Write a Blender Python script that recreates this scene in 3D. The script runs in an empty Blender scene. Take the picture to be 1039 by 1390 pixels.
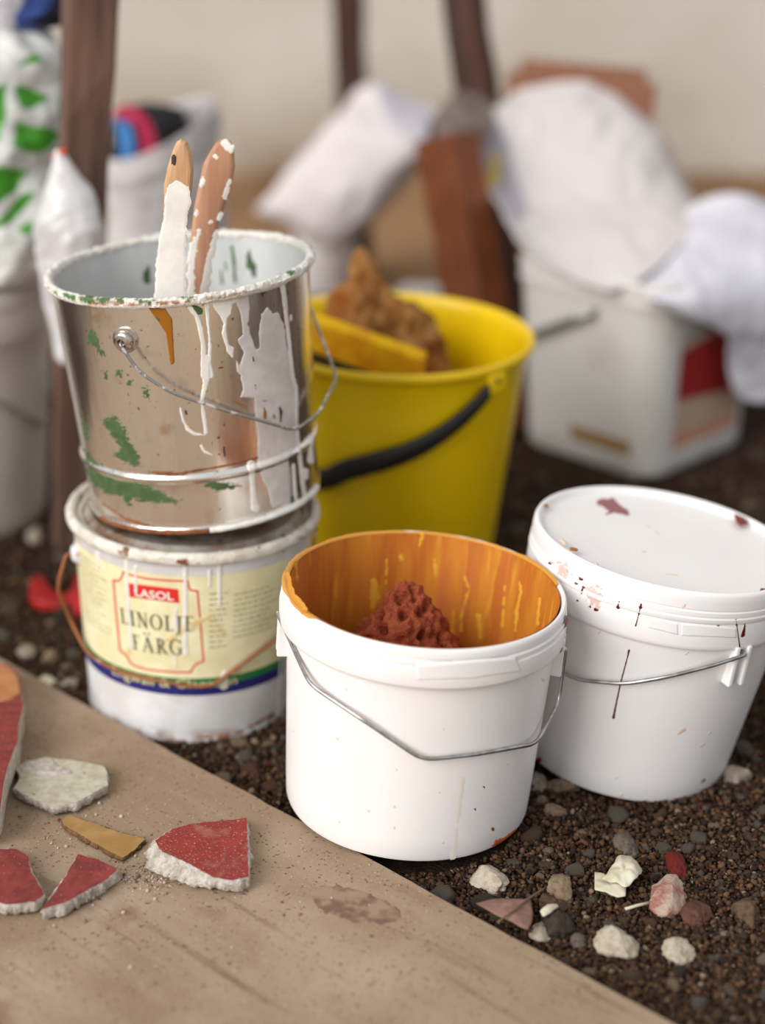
import bpy, bmesh, math, random
import numpy as np
from mathutils import Matrix, Vector, noise as mnoise

random.seed(7)
rng = np.random.default_rng(7)
SC = bpy.context.scene
COL = SC.collection

# ------------------------------------------------------------------ camera
F_PX, PITCH, CAM_H = 2500.0, math.radians(22.8), 0.80
cam_d = bpy.data.cameras.new('camera')
cam_d.sensor_fit = 'VERTICAL'
cam_d.sensor_height = 36.0
cam_d.lens = F_PX / 1390 * 36.0
cam_d.clip_start = 0.05
cam_d.dof.use_dof = True
cam_d.dof.focus_distance = 1.405
cam_d.dof.aperture_fstop = 1.85
cam_d.dof.aperture_blades = 0
cam = bpy.data.objects.new('camera', cam_d)
COL.objects.link(cam)
cam.location = (0, 0, CAM_H)
cam.rotation_euler = (math.pi / 2 - PITCH, 0, 0)
SC.camera = cam

# ------------------------------------------------------------------ sky, sun, exposure
world = bpy.data.worlds.new('overcast_sky')
SC.world = world
world.use_nodes = True
bg = world.node_tree.nodes['Background']
bg.inputs[0].default_value = (0.93, 0.96, 1.0, 1)
bg.inputs[1].default_value = 0.52
sun_d = bpy.data.lights.new('soft_sun', 'SUN')
sun_d.energy = 2.5
sun_d.angle = math.radians(42)
sun_d.color = (1.0, 0.97, 0.93)
sun = bpy.data.objects.new('soft_sun', sun_d)
COL.objects.link(sun)
SUN_DIR = Vector((0.58, 0.55, -0.46))          # light travels right, away and down
sun.rotation_euler = SUN_DIR.to_track_quat('-Z', 'Y').to_euler()
sun.location = (-2, -2, 4)
SC.view_settings.view_transform = 'Standard'
SC.view_settings.look = 'None'
SC.view_settings.gamma = 1
SC.view_settings.use_curve_mapping = False
SC.view_settings.exposure = 0.40

# ------------------------------------------------------------------ pixel <-> world (camera constants above)
CP, SP = math.cos(PITCH), math.sin(PITCH)
def proj(P):
    P = np.asarray(P, float)
    x, y, z = P[..., 0], P[..., 1], P[..., 2] - CAM_H
    d = y * CP - z * SP
    u = y * SP + z * CP
    return 519.5 + F_PX * x / d, 695 - F_PX * u / d
def ray(px, py):
    a, b = (px - 519.5) / F_PX, -(py - 695) / F_PX
    return np.array([a, CP + b * SP, -SP + b * CP])
def on_z(px, py, z=0.0):
    r = ray(px, py)
    return np.array([0, 0, CAM_H]) + (z - CAM_H) / r[2] * r
def at(px, py, Y):
    r = ray(px, py)
    return np.array([0, 0, CAM_H]) + Y / r[1] * r

# ------------------------------------------------------------------ numeric helpers
def vnoise(x, y, seed=0):
    x = np.asarray(x, float); y = np.asarray(y, float)
    xi, yi = np.floor(x).astype(np.int64), np.floor(y).astype(np.int64)
    fx, fy = x - xi, y - yi
    fx, fy = fx * fx * (3 - 2 * fx), fy * fy * (3 - 2 * fy)
    def h(i, j):
        n = (i * 374761393 + j * 668265263 + seed * 974634541) & 0xffffffff
        n = ((n ^ (n >> 13)) * 1274126177) & 0xffffffff
        return ((n ^ (n >> 16)) & 0xffff) / 65535.0
    return (h(xi, yi) * (1 - fx) + h(xi + 1, yi) * fx) * (1 - fy) + (h(xi, yi + 1) * (1 - fx) + h(xi + 1, yi + 1) * fx) * fy
def fbm(x, y, seed=0, o=3):
    s, a, t = 0, 1, 0
    for k in range(o):
        s = s + a * vnoise(np.asarray(x) * 2 ** k, np.asarray(y) * 2 ** k, seed + k); t += a; a *= .5
    return s / t - .5
def catmull(P, n):
    P = np.asarray(P, float)
    if len(P) < 3:
        t = np.linspace(0, 1, n)[:, None]
        return P[0] * (1 - t) + P[-1] * t
    Q = np.vstack([2 * P[0] - P[1], P, 2 * P[-1] - P[-2]])
    out = []
    for s in np.linspace(0, len(P) - 1 - 1e-9, n):
        i = int(s); t = s - i
        a, b, c, d = Q[i], Q[i + 1], Q[i + 2], Q[i + 3]
        out.append(.5 * (2 * b + (c - a) * t + (2 * a - 5 * b + 4 * c - d) * t * t + (3 * b - 3 * c + d - a) * t ** 3))
    return np.array(out)
def zpts(ox, oy, s, pts):
    return [(ox + p[0] * s, oy + p[1] * s) + tuple(q * s for q in p[2:]) for p in pts]

# ------------------------------------------------------------------ masks in photo pixels (signed distance, + inside)
def seg_d(x, y, a, b):
    ax, ay, bx, by = a[0], a[1], b[0], b[1]
    L = (bx - ax) ** 2 + (by - ay) ** 2 + 1e-9
    t = np.clip(((x - ax) * (bx - ax) + (y - ay) * (by - ay)) / L, 0, 1)
    return np.hypot(x - ax - t * (bx - ax), y - ay - t * (by - ay)), t
def m_stroke(pts, rough=.5, freq=.25, seed=1):
    def f(x, y):
        best = np.full(np.shape(x), -1e9)
        for a, b in zip(pts[:-1], pts[1:]):
            d, t = seg_d(x, y, a, b)
            best = np.maximum(best, (a[2] + t * (b[2] - a[2])) / 2 - d)
        return best + rough * 2 * fbm(x * freq, y * freq, seed)
    xs = [p[0] for p in pts]; ys = [p[1] for p in pts]; w = max(p[2] for p in pts)
    f.box = (min(xs) - w, min(ys) - w, max(xs) + w, max(ys) + w)
    return f
def poly_sd(pts, x, y):
    ins = np.zeros(np.shape(x), bool); best = np.full(np.shape(x), 1e9)
    n = len(pts)
    for i in range(n):
        a, b = pts[i], pts[(i + 1) % n]
        d, _ = seg_d(x, y, a, b); best = np.minimum(best, d)
        c = ((a[1] > y) != (b[1] > y)) & (x < (b[0] - a[0]) * (y - a[1]) / (b[1] - a[1] + 1e-12) + a[0])
        ins ^= c
    return np.where(ins, best, -best)
def m_poly(pts, rough=1.0, freq=.25, seed=1, fx=1.0, fy=1.0):
    def f(x, y):
        return poly_sd(pts, x, y) + rough * 2 * fbm(x * freq * fx, y * freq * fy, seed)
    xs = [p[0] for p in pts]; ys = [p[1] for p in pts]
    f.box = (min(xs) - 3, min(ys) - 3, max(xs) + 3, max(ys) + 3)
    return f
def m_union(*ms):
    def f(x, y):
        r = ms[0](x, y)
        for m in ms[1:]: r = np.maximum(r, m(x, y))
        return r
    f.box = (min(m.box[0] for m in ms), min(m.box[1] for m in ms), max(m.box[2] for m in ms), max(m.box[3] for m in ms))
    return f

# ------------------------------------------------------------------ materials
def srgb(r, g, b):
    f = lambda c: c / 12.92 if c <= .04045 else ((c + .055) / 1.055) ** 2.4
    return (f(r / 255), f(g / 255), f(b / 255), 1)
MATS = {}
def mat(name, col, rough=.5, metal=0.0, col2=None, nscale=40, ncon=(.35, .65), stretch=(1, 1, 1), bump=0, bscale=200, spec=.5, island=None, attr=None, detail=4, bdist=.001, rough2=None, coat=0):
    m = bpy.data.materials.new(name); m.use_nodes = True
    nt = m.node_tree; N = nt.nodes; L = nt.links
    p = N['Principled BSDF']
    p.inputs['Roughness'].default_value = rough
    p.inputs['Metallic'].default_value = metal
    p.inputs['Specular IOR Level'].default_value = spec
    p.inputs['Coat Weight'].default_value = coat
    p.inputs['Base Color'].default_value = col
    tc = N.new('ShaderNodeTexCoord'); mp = N.new('ShaderNodeMapping')
    mp.inputs['Scale'].default_value = stretch
    L.new(tc.outputs['Object'], mp.inputs['Vector'])
    out = None
    if island:
        g = N.new('ShaderNodeNewGeometry'); cr = N.new('ShaderNodeValToRGB')
        cr.color_ramp.interpolation = 'CONSTANT'
        els = cr.color_ramp.elements
        while len(els) < len(island): els.new(.5)
        for i, (pos, c) in enumerate(island):
            els[i].position = pos; els[i].color = c
        L.new(g.outputs['Random Per Island'], cr.inputs['Fac']); out = cr.outputs['Color']
    if attr:
        a = N.new('ShaderNodeVertexColor'); a.layer_name = attr; out = a.outputs['Color']
    if col2 is not None:
        n = N.new('ShaderNodeTexNoise'); n.inputs['Scale'].default_value = nscale; n.inputs['Detail'].default_value = detail
        n.inputs['Roughness'].default_value = .6
        L.new(mp.outputs['Vector'], n.inputs['Vector'])
        mr = N.new('ShaderNodeMapRange'); mr.inputs[1].default_value = ncon[0]; mr.inputs[2].default_value = ncon[1]
        mr.interpolation_type = 'SMOOTHSTEP'
        L.new(n.outputs['Fac'], mr.inputs[0])
        mx = N.new('ShaderNodeMix'); mx.data_type = 'RGBA'
        L.new(mr.outputs[0], mx.inputs['Factor'])
        mx.inputs['A'].default_value = col; mx.inputs['B'].default_value = col2
        if out is not None:
            mx.blend_type = 'MULTIPLY'; mx.inputs['B'].default_value = col2
            L.new(out, mx.inputs['A'])
        out = mx.outputs['Result']
        if rough2 is not None:
            rr = N.new('ShaderNodeMapRange'); rr.inputs[3].default_value = rough; rr.inputs[4].default_value = rough2
            L.new(mr.outputs[0], rr.inputs[0]); L.new(rr.outputs[0], p.inputs['Roughness'])
    if out is not None: L.new(out, p.inputs['Base Color'])
    if bump:
        n2 = N.new('ShaderNodeTexNoise'); n2.inputs['Scale'].default_value = bscale; n2.inputs['Detail'].default_value = 5
        L.new(mp.outputs['Vector'], n2.inputs['Vector'])
        b = N.new('ShaderNodeBump'); b.inputs['Strength'].default_value = bump; b.inputs['Distance'].default_value = bdist
        L.new(n2.outputs['Fac'], b.inputs['Height']); L.new(b.outputs['Normal'], p.inputs['Normal'])
    MATS[name] = m
    return m
def layer(m, col, nscale, lo, hi, stretch=(1, 1, 1), loc=(0, 0, 0), zband=None):
    """mix one more noise-shaped stain colour into a material (zband limits it to a height range of the object)"""
    nt = m.node_tree; N = nt.nodes; L = nt.links; p = N['Principled BSDF']
    tc = N.new('ShaderNodeTexCoord'); mp = N.new('ShaderNodeMapping')
    mp.inputs['Scale'].default_value = stretch; mp.inputs['Location'].default_value = loc
    L.new(tc.outputs['Object'], mp.inputs['Vector'])
    n = N.new('ShaderNodeTexNoise'); n.inputs['Scale'].default_value = nscale; n.inputs['Detail'].default_value = 5
    L.new(mp.outputs['Vector'], n.inputs['Vector'])
    mr = N.new('ShaderNodeMapRange'); mr.inputs[1].default_value = lo; mr.inputs[2].default_value = hi
    L.new(n.outputs['Fac'], mr.inputs[0]); fac = mr.outputs[0]
    if zband:
        s = N.new('ShaderNodeSeparateXYZ'); L.new(tc.outputs['Object'], s.inputs[0])
        z = N.new('ShaderNodeMapRange'); z.inputs[1].default_value = zband[0]; z.inputs[2].default_value = zband[1]
        L.new(s.outputs[zband[2] if len(zband) > 2 else 'Z'], z.inputs[0])
        mu = N.new('ShaderNodeMath'); mu.operation = 'MULTIPLY'
        L.new(fac, mu.inputs[0]); L.new(z.outputs[0], mu.inputs[1]); fac = mu.outputs[0]
    mx = N.new('ShaderNodeMix'); mx.data_type = 'RGBA'
    src = p.inputs['Base Color']
    if src.links: L.new(src.links[0].from_socket, mx.inputs['A'])
    else: mx.inputs['A'].default_value = src.default_value
    mx.inputs['B'].default_value = col
    L.new(fac, mx.inputs['Factor']); L.new(mx.outputs['Result'], src)
    return m

# ------------------------------------------------------------------ mesh helpers
def obj(name, V, Fc, m=None, parent=None, smooth=True, M=None):
    me = bpy.data.meshes.new(name)
    V = np.asarray(V, float)
    me.from_pydata(V.tolist(), [], [tuple(int(i) for i in f) for f in Fc])
    me.update()
    if smooth: me.polygons.foreach_set('use_smooth', [True] * len(me.polygons))
    if m is not None: me.materials.append(m if not isinstance(m, str) else MATS[m])
    o = bpy.data.objects.new(name, me); COL.objects.link(o)
    if parent is not None: o.parent = parent
    if M is not None: o.matrix_local = M
    return o
def sharp(o, ang=35):
    me = o.data
    bm = bmesh.new(); bm.from_mesh(me)
    bmesh.ops.recalc_face_normals(bm, faces=bm.faces)
    for e in bm.edges:
        e.smooth = not (len(e.link_faces) == 2 and e.calc_face_angle(0) > math.radians(ang))
    bm.to_mesh(me); bm.free()
    return o
def tag(o, label=None, cat=None, group=None, kind=None):
    if label: o['label'] = label
    if cat: o['category'] = cat
    if group: o['group'] = group
    if kind: o['kind'] = kind
    return o
def empty(name, M, label, cat, group=None):
    o = bpy.data.objects.new(name, None); COL.objects.link(o)
    o.empty_display_size = .05
    o.matrix_world = M
    bpy.context.view_layer.update()
    return tag(o, label, cat, group)
def grid_faces(nu, nv, wrap_u=False, wrap_v=False, off=0):
    F = []
    for j in range(nv if wrap_v else nv - 1):
        for i in range(nu if wrap_u else nu - 1):
            a = j * nu + i; b = j * nu + (i + 1) % nu
            c = ((j + 1) % nv) * nu + (i + 1) % nu; d = ((j + 1) % nv) * nu + i
            F.append((a + off, b + off, c + off, d + off))
    return F
def lathe(name, prof, m, parent, seg=128, closed=False, cap0=False, cap1=False, fn=None):
    """prof: list of (r, z). Revolves about local Z."""
    V = []
    for r, z in prof:
        for k in range(seg):
            t = 2 * math.pi * k / seg
            rr, zz = (r, z) if fn is None else fn(r, z, t)
            V.append((rr * math.cos(t), rr * math.sin(t), zz))
    Fc = grid_faces(seg, len(prof), True, closed)
    if cap0: Fc.append(tuple(range(seg - 1, -1, -1)))
    if cap1: Fc.append(tuple(range((len(prof) - 1) * seg, len(prof) * seg)))
    o = obj(name, V, Fc, m, parent)
    return sharp(o, 40)
def tube_vf(pts, r, seg=10, cap=True):
    P = np.asarray(pts, float); n = len(P)
    R = np.full(n, r) if np.isscalar(r) else np.asarray(r)
    T = np.gradient(P, axis=0); T /= np.linalg.norm(T, axis=1)[:, None] + 1e-12
    up = np.array([0, 0, 1.]) if abs(T[0][2]) < .9 else np.array([1., 0, 0])
    N0 = np.cross(T[0], up); N0 /= np.linalg.norm(N0)
    V = []
    for i in range(n):
        N0 = N0 - T[i] * np.dot(N0, T[i]); N0 /= np.linalg.norm(N0)
        B = np.cross(T[i], N0)
        for k in range(seg):
            a = 2 * math.pi * k / seg
            V.append(P[i] + R[i] * (math.cos(a) * N0 + math.sin(a) * B))
    Fc = grid_faces(seg, n, True)
    if cap: Fc += [tuple(range(seg - 1, -1, -1)), tuple(range((n - 1) * seg, n * seg))]
    return V, Fc
def tube(name, pts, r, m, parent=None, seg=10, M=None):
    V, Fc = tube_vf(pts, r, seg)
    return obj(name, V, Fc, m, parent, M=M)
def merge(parts):
    V, Fc = [], []
    for v, f in parts:
        o = len(V); V += list(map(tuple, v)); Fc += [tuple(i + o for i in q) for q in f]
    return V, Fc
def box_vf(x0, x1, y0, y1, z0, z1):
    V = [(x, y, z) for z in (z0, z1) for y in (y0, y1) for x in (x0, x1)]
    return V, [(0, 2, 3, 1), (4, 5, 7, 6), (0, 1, 5, 4), (2, 6, 7, 3), (0, 4, 6, 2), (1, 3, 7, 5)]
def bevel(o, w, seg=2):
    bm = bmesh.new(); bm.from_mesh(o.data)
    bmesh.ops.bevel(bm, geom=list(bm.edges), offset=w, segments=seg, affect='EDGES', profile=.6)
    bm.to_mesh(o.data); bm.free()
    return o
def frame(base, ax, ay, rz=0.0, sc=1.0):
    n = Vector((math.sin(ax), math.sin(ay), 1)).normalized()
    u = Vector((0, 1, 0)).cross(n).normalized(); v = n.cross(u)
    M = Matrix(((u.x, v.x, n.x, base[0]), (u.y, v.y, n.y, base[1]), (u.z, v.z, n.z, base[2]), (0, 0, 0, 1)))
    return M @ Matrix.Rotation(rz, 4, 'Z') @ Matrix.Diagonal((sc, sc, sc, 1))
def vcol(o, fn, name='print'):
    """print colours on a surface: fn(px, py, world P) -> rgb array (N,3), linear"""
    bpy.context.view_layer.update()
    me = o.data; n = len(me.vertices)
    co = np.empty(n * 3); me.vertices.foreach_get('co', co); co = co.reshape(-1, 3)
    MW = np.array(o.matrix_world if o.parent is None else o.parent.matrix_world @ o.matrix_local)
    W = co @ MW[:3, :3].T + MW[:3, 3]
    x, y = proj(W)
    rgb = fn(x, y, W)
    a = me.color_attributes.new(name, 'FLOAT_COLOR', 'POINT')
    a.data.foreach_set('color', np.hstack([rgb, np.ones((n, 1))]).ravel())
def ico(sub):
    bm = bmesh.new(); bmesh.ops.create_icosphere(bm, subdivisions=sub, radius=1)
    bm.verts.ensure_lookup_table()
    V = np.array([v.co[:] for v in bm.verts]); Fc = [tuple(v.index for v in f.verts) for f in bm.faces]
    bm.free(); return V, Fc

LIN = lambda r, g, b: np.array(srgb(r, g, b)[:3])
def blend(base, x, y, items):
    rgb = np.tile(base, (len(x), 1))
    for f, c in items:
        k = np.clip(f(x, y) / 2 + .5, 0, 1)[:, None]
        rgb = rgb * (1 - k) + c * k
    return rgb

# ------------------------------------------------------------------ paintable surfaces
class Cone:
    def __init__(s, M, rfun, inner=False):
        s.M = np.array(M); s.Mi = np.linalg.inv(s.M); s.r = rfun; s.inner = inner
    def hit(s, px, py):
        d = ray(px, py); o = np.array([0, 0, CAM_H])
        t = np.linspace(.9, 2.6, 3400)[:, None]
        P = (o + t * d) @ s.Mi[:3, :3].T + s.Mi[:3, 3]
        f = np.hypot(P[:, 0], P[:, 1]) - s.r(P[:, 2])
        if s.inner:
            k = np.where((f[:-1] < 0) & (f[1:] >= 0))[0]
        else:
            k = np.where((f[:-1] > 0) & (f[1:] <= 0))[0]
        i = k[0] if len(k) else np.abs(f).argmin()
        if len(k) and abs(f[i + 1] - f[i]) > 1e-12: p = P[i] + (P[i + 1] - P[i]) * (f[i] / (f[i] - f[i + 1]))
        else: p = P[i]
        return math.atan2(p[1], p[0]), p[2]
    def pt(s, a, b, off):
        sg = -1 if s.inner else 1
        R = s.r(b) + sg * off
        return np.stack([R * np.cos(a), R * np.sin(a), b + 0 * a], -1)
    def steps(s, res, b): return res / float(np.mean(s.r(np.array([b])))), res
class Flat:
    def __init__(s, M, z=0.0): s.M = np.array(M); s.Mi = np.linalg.inv(s.M); s.z = z
    def hit(s, px, py):
        d = s.Mi[:3, :3] @ ray(px, py); o = s.Mi[:3, :3] @ np.array([0, 0, CAM_H]) + s.Mi[:3, 3]
        p = o + (s.z - o[2]) / d[2] * d
        return p[0], p[1]
    def pt(s, a, b, off): return np.stack([a + 0 * b, b + 0 * a, s.z + off + 0 * a], -1)
    def steps(s, res, b): return res, res
def paint(surf, mask, m, parent, name='paint_drip', th=.0004, res=.0007, soft=1.2):
    x0, y0, x1, y1 = mask.box
    H = []
    for gx in np.linspace(x0, x1, 7):
        for gy in np.linspace(y0, y1, 7):
            H.append(surf.hit(gx, gy))
    H = np.array(H)
    if isinstance(surf, Cone):
        a0 = H[0, 0]; H[:, 0] = a0 + (H[:, 0] - a0 + math.pi) % (2 * math.pi) - math.pi
    da, db = surf.steps(res, H[:, 1].mean())
    A = np.arange(H[:, 0].min() - 3 * da, H[:, 0].max() + 3 * da, da); B = np.arange(H[:, 1].min() - 3 * db, H[:, 1].max() + 3 * db, db)
    if len(A) * len(B) > 250000:
        k = math.sqrt(len(A) * len(B) / 250000); A = np.arange(A[0], A[-1], da * k); B = np.arange(B[0], B[-1], db * k)
    a, b = np.meshgrid(A, B)
    W = surf.pt(a, b, 0 * a)
    Wd = W @ surf.M[:3, :3].T + surf.M[:3, 3]
    x, y = proj(Wd)
    sd = mask(x, y)
    if isinstance(surf, Cone): sd = np.minimum(sd, (b - .0035) / .0006)
    off = th * np.clip(sd / soft, -1.0, 1.0)
    P = surf.pt(a, b, off)
    keep = sd > -soft
    nu, nv = len(A), len(B)
    q = keep[:-1, :-1] | keep[1:, :-1] | keep[:-1, 1:] | keep[1:, 1:]
    jj, ii = np.where(q)
    if len(jj) == 0: return None
    Fi = np.stack([jj * nu + ii, jj * nu + ii + 1, (jj + 1) * nu + ii + 1, (jj + 1) * nu + ii], 1)
    if isinstance(surf, Cone) and surf.inner: Fi = Fi[:, ::-1]
    used = np.unique(Fi); remap = -np.ones(nu * nv, int); remap[used] = np.arange(len(used))
    return obj(name, P.reshape(-1, 3)[used], remap[Fi], m, parent)
def bail_points(surf, pts, off):
    """photo points along a wire that hangs against a bucket -> local points a wire's width off its wall"""
    out = []
    for p in pts:
        o = p[2] if len(p) > 2 else off
        a, b = surf.hit(p[0], p[1])
        R = float(surf.r(np.array([b]))[0]) + o
        out.append((R * math.cos(a), R * math.sin(a), b))
    return np.array(out)
def wire(pts, corner=.012, n=6):
    """polyline with rounded corners"""
    P = np.asarray(pts, float); out = [P[0]]
    for i in range(1, len(P) - 1):
        a, b = P[i - 1] - P[i], P[i + 1] - P[i]
        la, lb = np.linalg.norm(a), np.linalg.norm(b)
        c = min(corner, la * .45, lb * .45)
        A, B = P[i] + a / la * c, P[i] + b / lb * c
        for t in np.linspace(0, 1, n): out.append((1 - t) ** 2 * A + 2 * t * (1 - t) * P[i] + t * t * B)
    out.append(P[-1])
    return np.array(out)

# ------------------------------------------------------------------ materials used
W_PL = srgb(238, 235, 233)
mat('white_plastic', W_PL, .38, col2=srgb(236, 232, 231), nscale=14)
mat('white_plastic_dirty', srgb(212, 208, 203), .42, col2=srgb(186, 176, 164), nscale=9, ncon=(.5, .8))
mat('white_enamel', srgb(228, 228, 230), .35, col2=srgb(212, 210, 208), nscale=22, bump=.15, bscale=90)
layer(MATS['white_enamel'], srgb(140, 90, 50), 60, .45, .62, zband=(.016, .003))
mat('old_rim_paint', srgb(222, 218, 208), .55, col2=srgb(196, 188, 172), nscale=70, bump=.6, bscale=260)
layer(MATS['old_rim_paint'], srgb(120, 66, 30), 75, .62, .70)
mat('lid_steel', srgb(176, 172, 164), .45, .5, col2=srgb(120, 84, 56), nscale=30)
mat('tin', (.95, .92, .87, 1), .20, 1.0, col2=(.88, .83, .76, 1), nscale=8, stretch=(6, 6, .6), rough2=.30, bump=.10, bscale=25, bdist=.002)
layer(MATS['tin'], (.36, .22, .13, 1), 240, .66, .70)
layer(MATS['tin'], (.72, .60, .47, 1), 40, .62, .78)
mat('bright_tin', (.66, .63, .60, 1), .22, 1.0, col2=(.5, .45, .4, 1), nscale=120)
mat('rim_crust', (1, 1, 1, 1), .55, attr='print', col2=(.9, .88, .84, 1), nscale=160, bump=.7, bscale=520)
mat('wire_steel', (.55, .54, .53, 1), .32, 1.0, col2=(.35, .33, .31, 1), nscale=90)
mat('painted_wire', srgb(150, 146, 140), .35, .7, col2=srgb(222, 220, 216), nscale=120, ncon=(.55, .6))
mat('rust_wire', srgb(150, 92, 52), .6, .3, col2=srgb(190, 178, 170), nscale=60, ncon=(.6, .66))
mat('can_inside', srgb(205, 207, 206), .4, col2=srgb(188, 191, 190), nscale=25, stretch=(1, 1, .2), bump=.2, bscale=90)
mat('thick_white_paint', srgb(232, 229, 222), .5, col2=srgb(214, 208, 198), nscale=90, bump=.7, bscale=420)
mat('white_paint', srgb(234, 230, 222), .42, col2=srgb(222, 216, 208), nscale=60, bump=.12, bscale=200)
mat('thin_white_paint', srgb(216, 211, 206), .35, col2=srgb(200, 194, 190), nscale=60)
mat('green_paint', srgb(76, 100, 62), .5, col2=srgb(62, 86, 50), nscale=120, bump=.3, bscale=500)
mat('ochre_paint', srgb(152, 94, 14), .3)
mat('rust', srgb(140, 84, 44), .8, col2=srgb(110, 62, 34), nscale=150)
mat('dark_speck', srgb(60, 40, 32), .6)
mat('red_speck', srgb(120, 22, 18), .4)
mat('drip_red', srgb(92, 20, 16), .25)
mat('rose_stain', srgb(224, 190, 180), .6)
mat('pale_stain', srgb(226, 208, 186), .6)
mat('faint_stain', srgb(230, 222, 212), .5)
mat('lid_stain', srgb(150, 92, 96), .6)
mat('orange_chip', srgb(190, 84, 24), .5)
mat('label_cream', srgb(236, 230, 190), .5, col2=srgb(226, 216, 170), nscale=40)
layer(MATS['label_cream'], srgb(206, 176, 110), 50, .64, .74)
mat('label_stain', srgb(214, 186, 122), .6, col2=srgb(230, 216, 170), nscale=160)
mat('label_red', srgb(214, 44, 36), .5)
mat('label_frame', srgb(208, 84, 70), .5)
mat('label_green', srgb(38, 122, 60), .5)
mat('label_blue', srgb(36, 34, 110), .5)
mat('label_white', srgb(240, 236, 226), .5)
mat('label_gold', srgb(214, 200, 150), .5)
mat('label_ink', srgb(92, 92, 62), .5)
mat('label_print', srgb(150, 146, 116), .6)
m = mat('orange_inside', srgb(200, 128, 42), .42, col2=srgb(184, 104, 38), nscale=1, stretch=(60, 60, 6), ncon=(.38, .62), bump=.25, bscale=1.2, bdist=.0015)
layer(m, srgb(196, 104, 66), 1, .58, .72, stretch=(36, 36, 5), loc=(5, 1, 2))
layer(m, srgb(216, 154, 50), 1, .58, .68, stretch=(110, 110, 9), loc=(2, 7, 4))
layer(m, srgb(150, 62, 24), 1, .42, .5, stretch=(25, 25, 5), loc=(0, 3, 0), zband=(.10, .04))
mat('yellow_streak', srgb(222, 166, 52), .4)
mat('orange_rim', srgb(204, 142, 52), .45)
mat('orange_liquid', srgb(186, 82, 30), .3)
mat('yellow_plastic', srgb(238, 200, 8), .32, col2=srgb(230, 188, 6), nscale=6)
mat('black_plastic', srgb(24, 23, 25), .38)
mat('sponge_tan', srgb(176, 130, 78), .95, col2=srgb(140, 92, 46), nscale=60, bump=1, bscale=420, bdist=.003, spec=.1)
layer(MATS['sponge_tan'], srgb(150, 80, 40), 18, .56, .64)
mat('sponge_red', srgb(166, 86, 58), .9, col2=srgb(138, 64, 42), nscale=70, bump=1, bscale=380, bdist=.003, spec=.1)
mat('foam_yellow', srgb(232, 186, 28), .9, col2=srgb(214, 150, 34), nscale=30, bump=.6, bscale=420, spec=.1)
mat('float_backing', srgb(32, 50, 36), .5)
mat('handle_wood', srgb(206, 166, 126), .55, col2=srgb(188, 142, 102), nscale=1, stretch=(120, 120, 12))
mat('handle_wood_dark', srgb(196, 148, 116), .6, col2=srgb(174, 124, 94), nscale=1, stretch=(110, 110, 10))
mat('post_wood', srgb(112, 84, 70), .8, col2=srgb(74, 52, 43), nscale=1, stretch=(60, 60, 5), bump=.5, bscale=2)
mat('trestle_wood', srgb(78, 46, 32), .8, col2=srgb(48, 28, 20), nscale=1, stretch=(50, 50, 4), bump=.4, bscale=2)
mat('beam_wood', srgb(124, 66, 30), .65, col2=srgb(112, 56, 24), nscale=1, stretch=(40, 40, 4))
mat('board_brown', srgb(146, 98, 72), .7, col2=srgb(130, 84, 60), nscale=1, stretch=(10, 40, 60))
mat('paper_white', srgb(204, 198, 198), .75, col2=srgb(190, 183, 182), nscale=9)
mat('cloth_white', srgb(216, 214, 222), .85, col2=srgb(202, 199, 208), nscale=12)
mat('sack_white', srgb(206, 200, 199), .6, col2=srgb(190, 183, 182), nscale=10)
mat('poly_bag', srgb(208, 206, 206), .28, col2=srgb(192, 188, 188), nscale=12)
mat('printed', (1, 1, 1, 1), .45, attr='print')
mat('printed_paper', (1, 1, 1, 1), .7, attr='print')
mat('dark_cloth', srgb(22, 20, 26), .9, attr='print')
mat('plaster', srgb(206, 198, 188), .9, col2=srgb(172, 160, 146), nscale=160, bump=1, bscale=500, bdist=.002)
m = mat('red_face', srgb(138, 52, 46), .8, col2=srgb(112, 38, 35), nscale=70, bump=.3, bscale=400)
layer(m, srgb(190, 130, 112), 500, .64, .70)
m = mat('red_face_speckled', srgb(144, 46, 39), .8, col2=srgb(122, 34, 30), nscale=60, bump=.3, bscale=400)
layer(m, srgb(204, 160, 134), 520, .62, .68, stretch=(1, 1.6, 1))
layer(m, srgb(160, 92, 78), 60, .54, .74)
mat('orange_face', srgb(182, 126, 82), .85, col2=srgb(166, 108, 66), nscale=60)
m = mat('cream_face', srgb(190, 186, 168), .85, col2=srgb(170, 162, 140), nscale=110, bump=.4, bscale=350)
layer(m, srgb(120, 100, 74), 240, .66, .72)
m = mat('ochre_face', srgb(166, 130, 76), .75, col2=srgb(150, 114, 62), nscale=60, bump=.2, bscale=300)
mat('ochre_edge', srgb(130, 94, 54), .9, col2=srgb(96, 66, 40), nscale=160, bump=1, bscale=420, bdist=.002)
m = mat('plywood', srgb(158, 136, 112), .85, col2=srgb(142, 118, 94), nscale=1, stretch=(4, 26, 20), ncon=(.3, .7), bump=.25, bscale=30, detail=8)
layer(m, srgb(172, 150, 128), 7, .48, .66)
layer(m, srgb(116, 90, 70), 1, .60, .76, stretch=(5, 70, 20), loc=(3, 1, 0))
layer(m, srgb(128, 98, 76), 14, .58, .72)
layer(m, srgb(92, 70, 54), 320, .62, .68)
layer(m, srgb(188, 170, 150), 420, .64, .70, loc=(4, 4, 4))
mat('board_stain', srgb(112, 86, 68), .85, col2=srgb(150, 124, 102), nscale=60, ncon=(.4, .6))
m = mat('soil', srgb(64, 45, 32), .95, col2=srgb(38, 25, 17), nscale=110, bump=1, bscale=300, bdist=.004, spec=.2)
layer(m, srgb(150, 116, 84), 3, .25, .5, zband=(2.35, 2.75, 'Y'))
layer(m, srgb(196, 172, 142), 3, .2, .4, zband=(.75, .35, 'Y'))  # pale sand out of view, put in for the tin can to reflect
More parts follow.
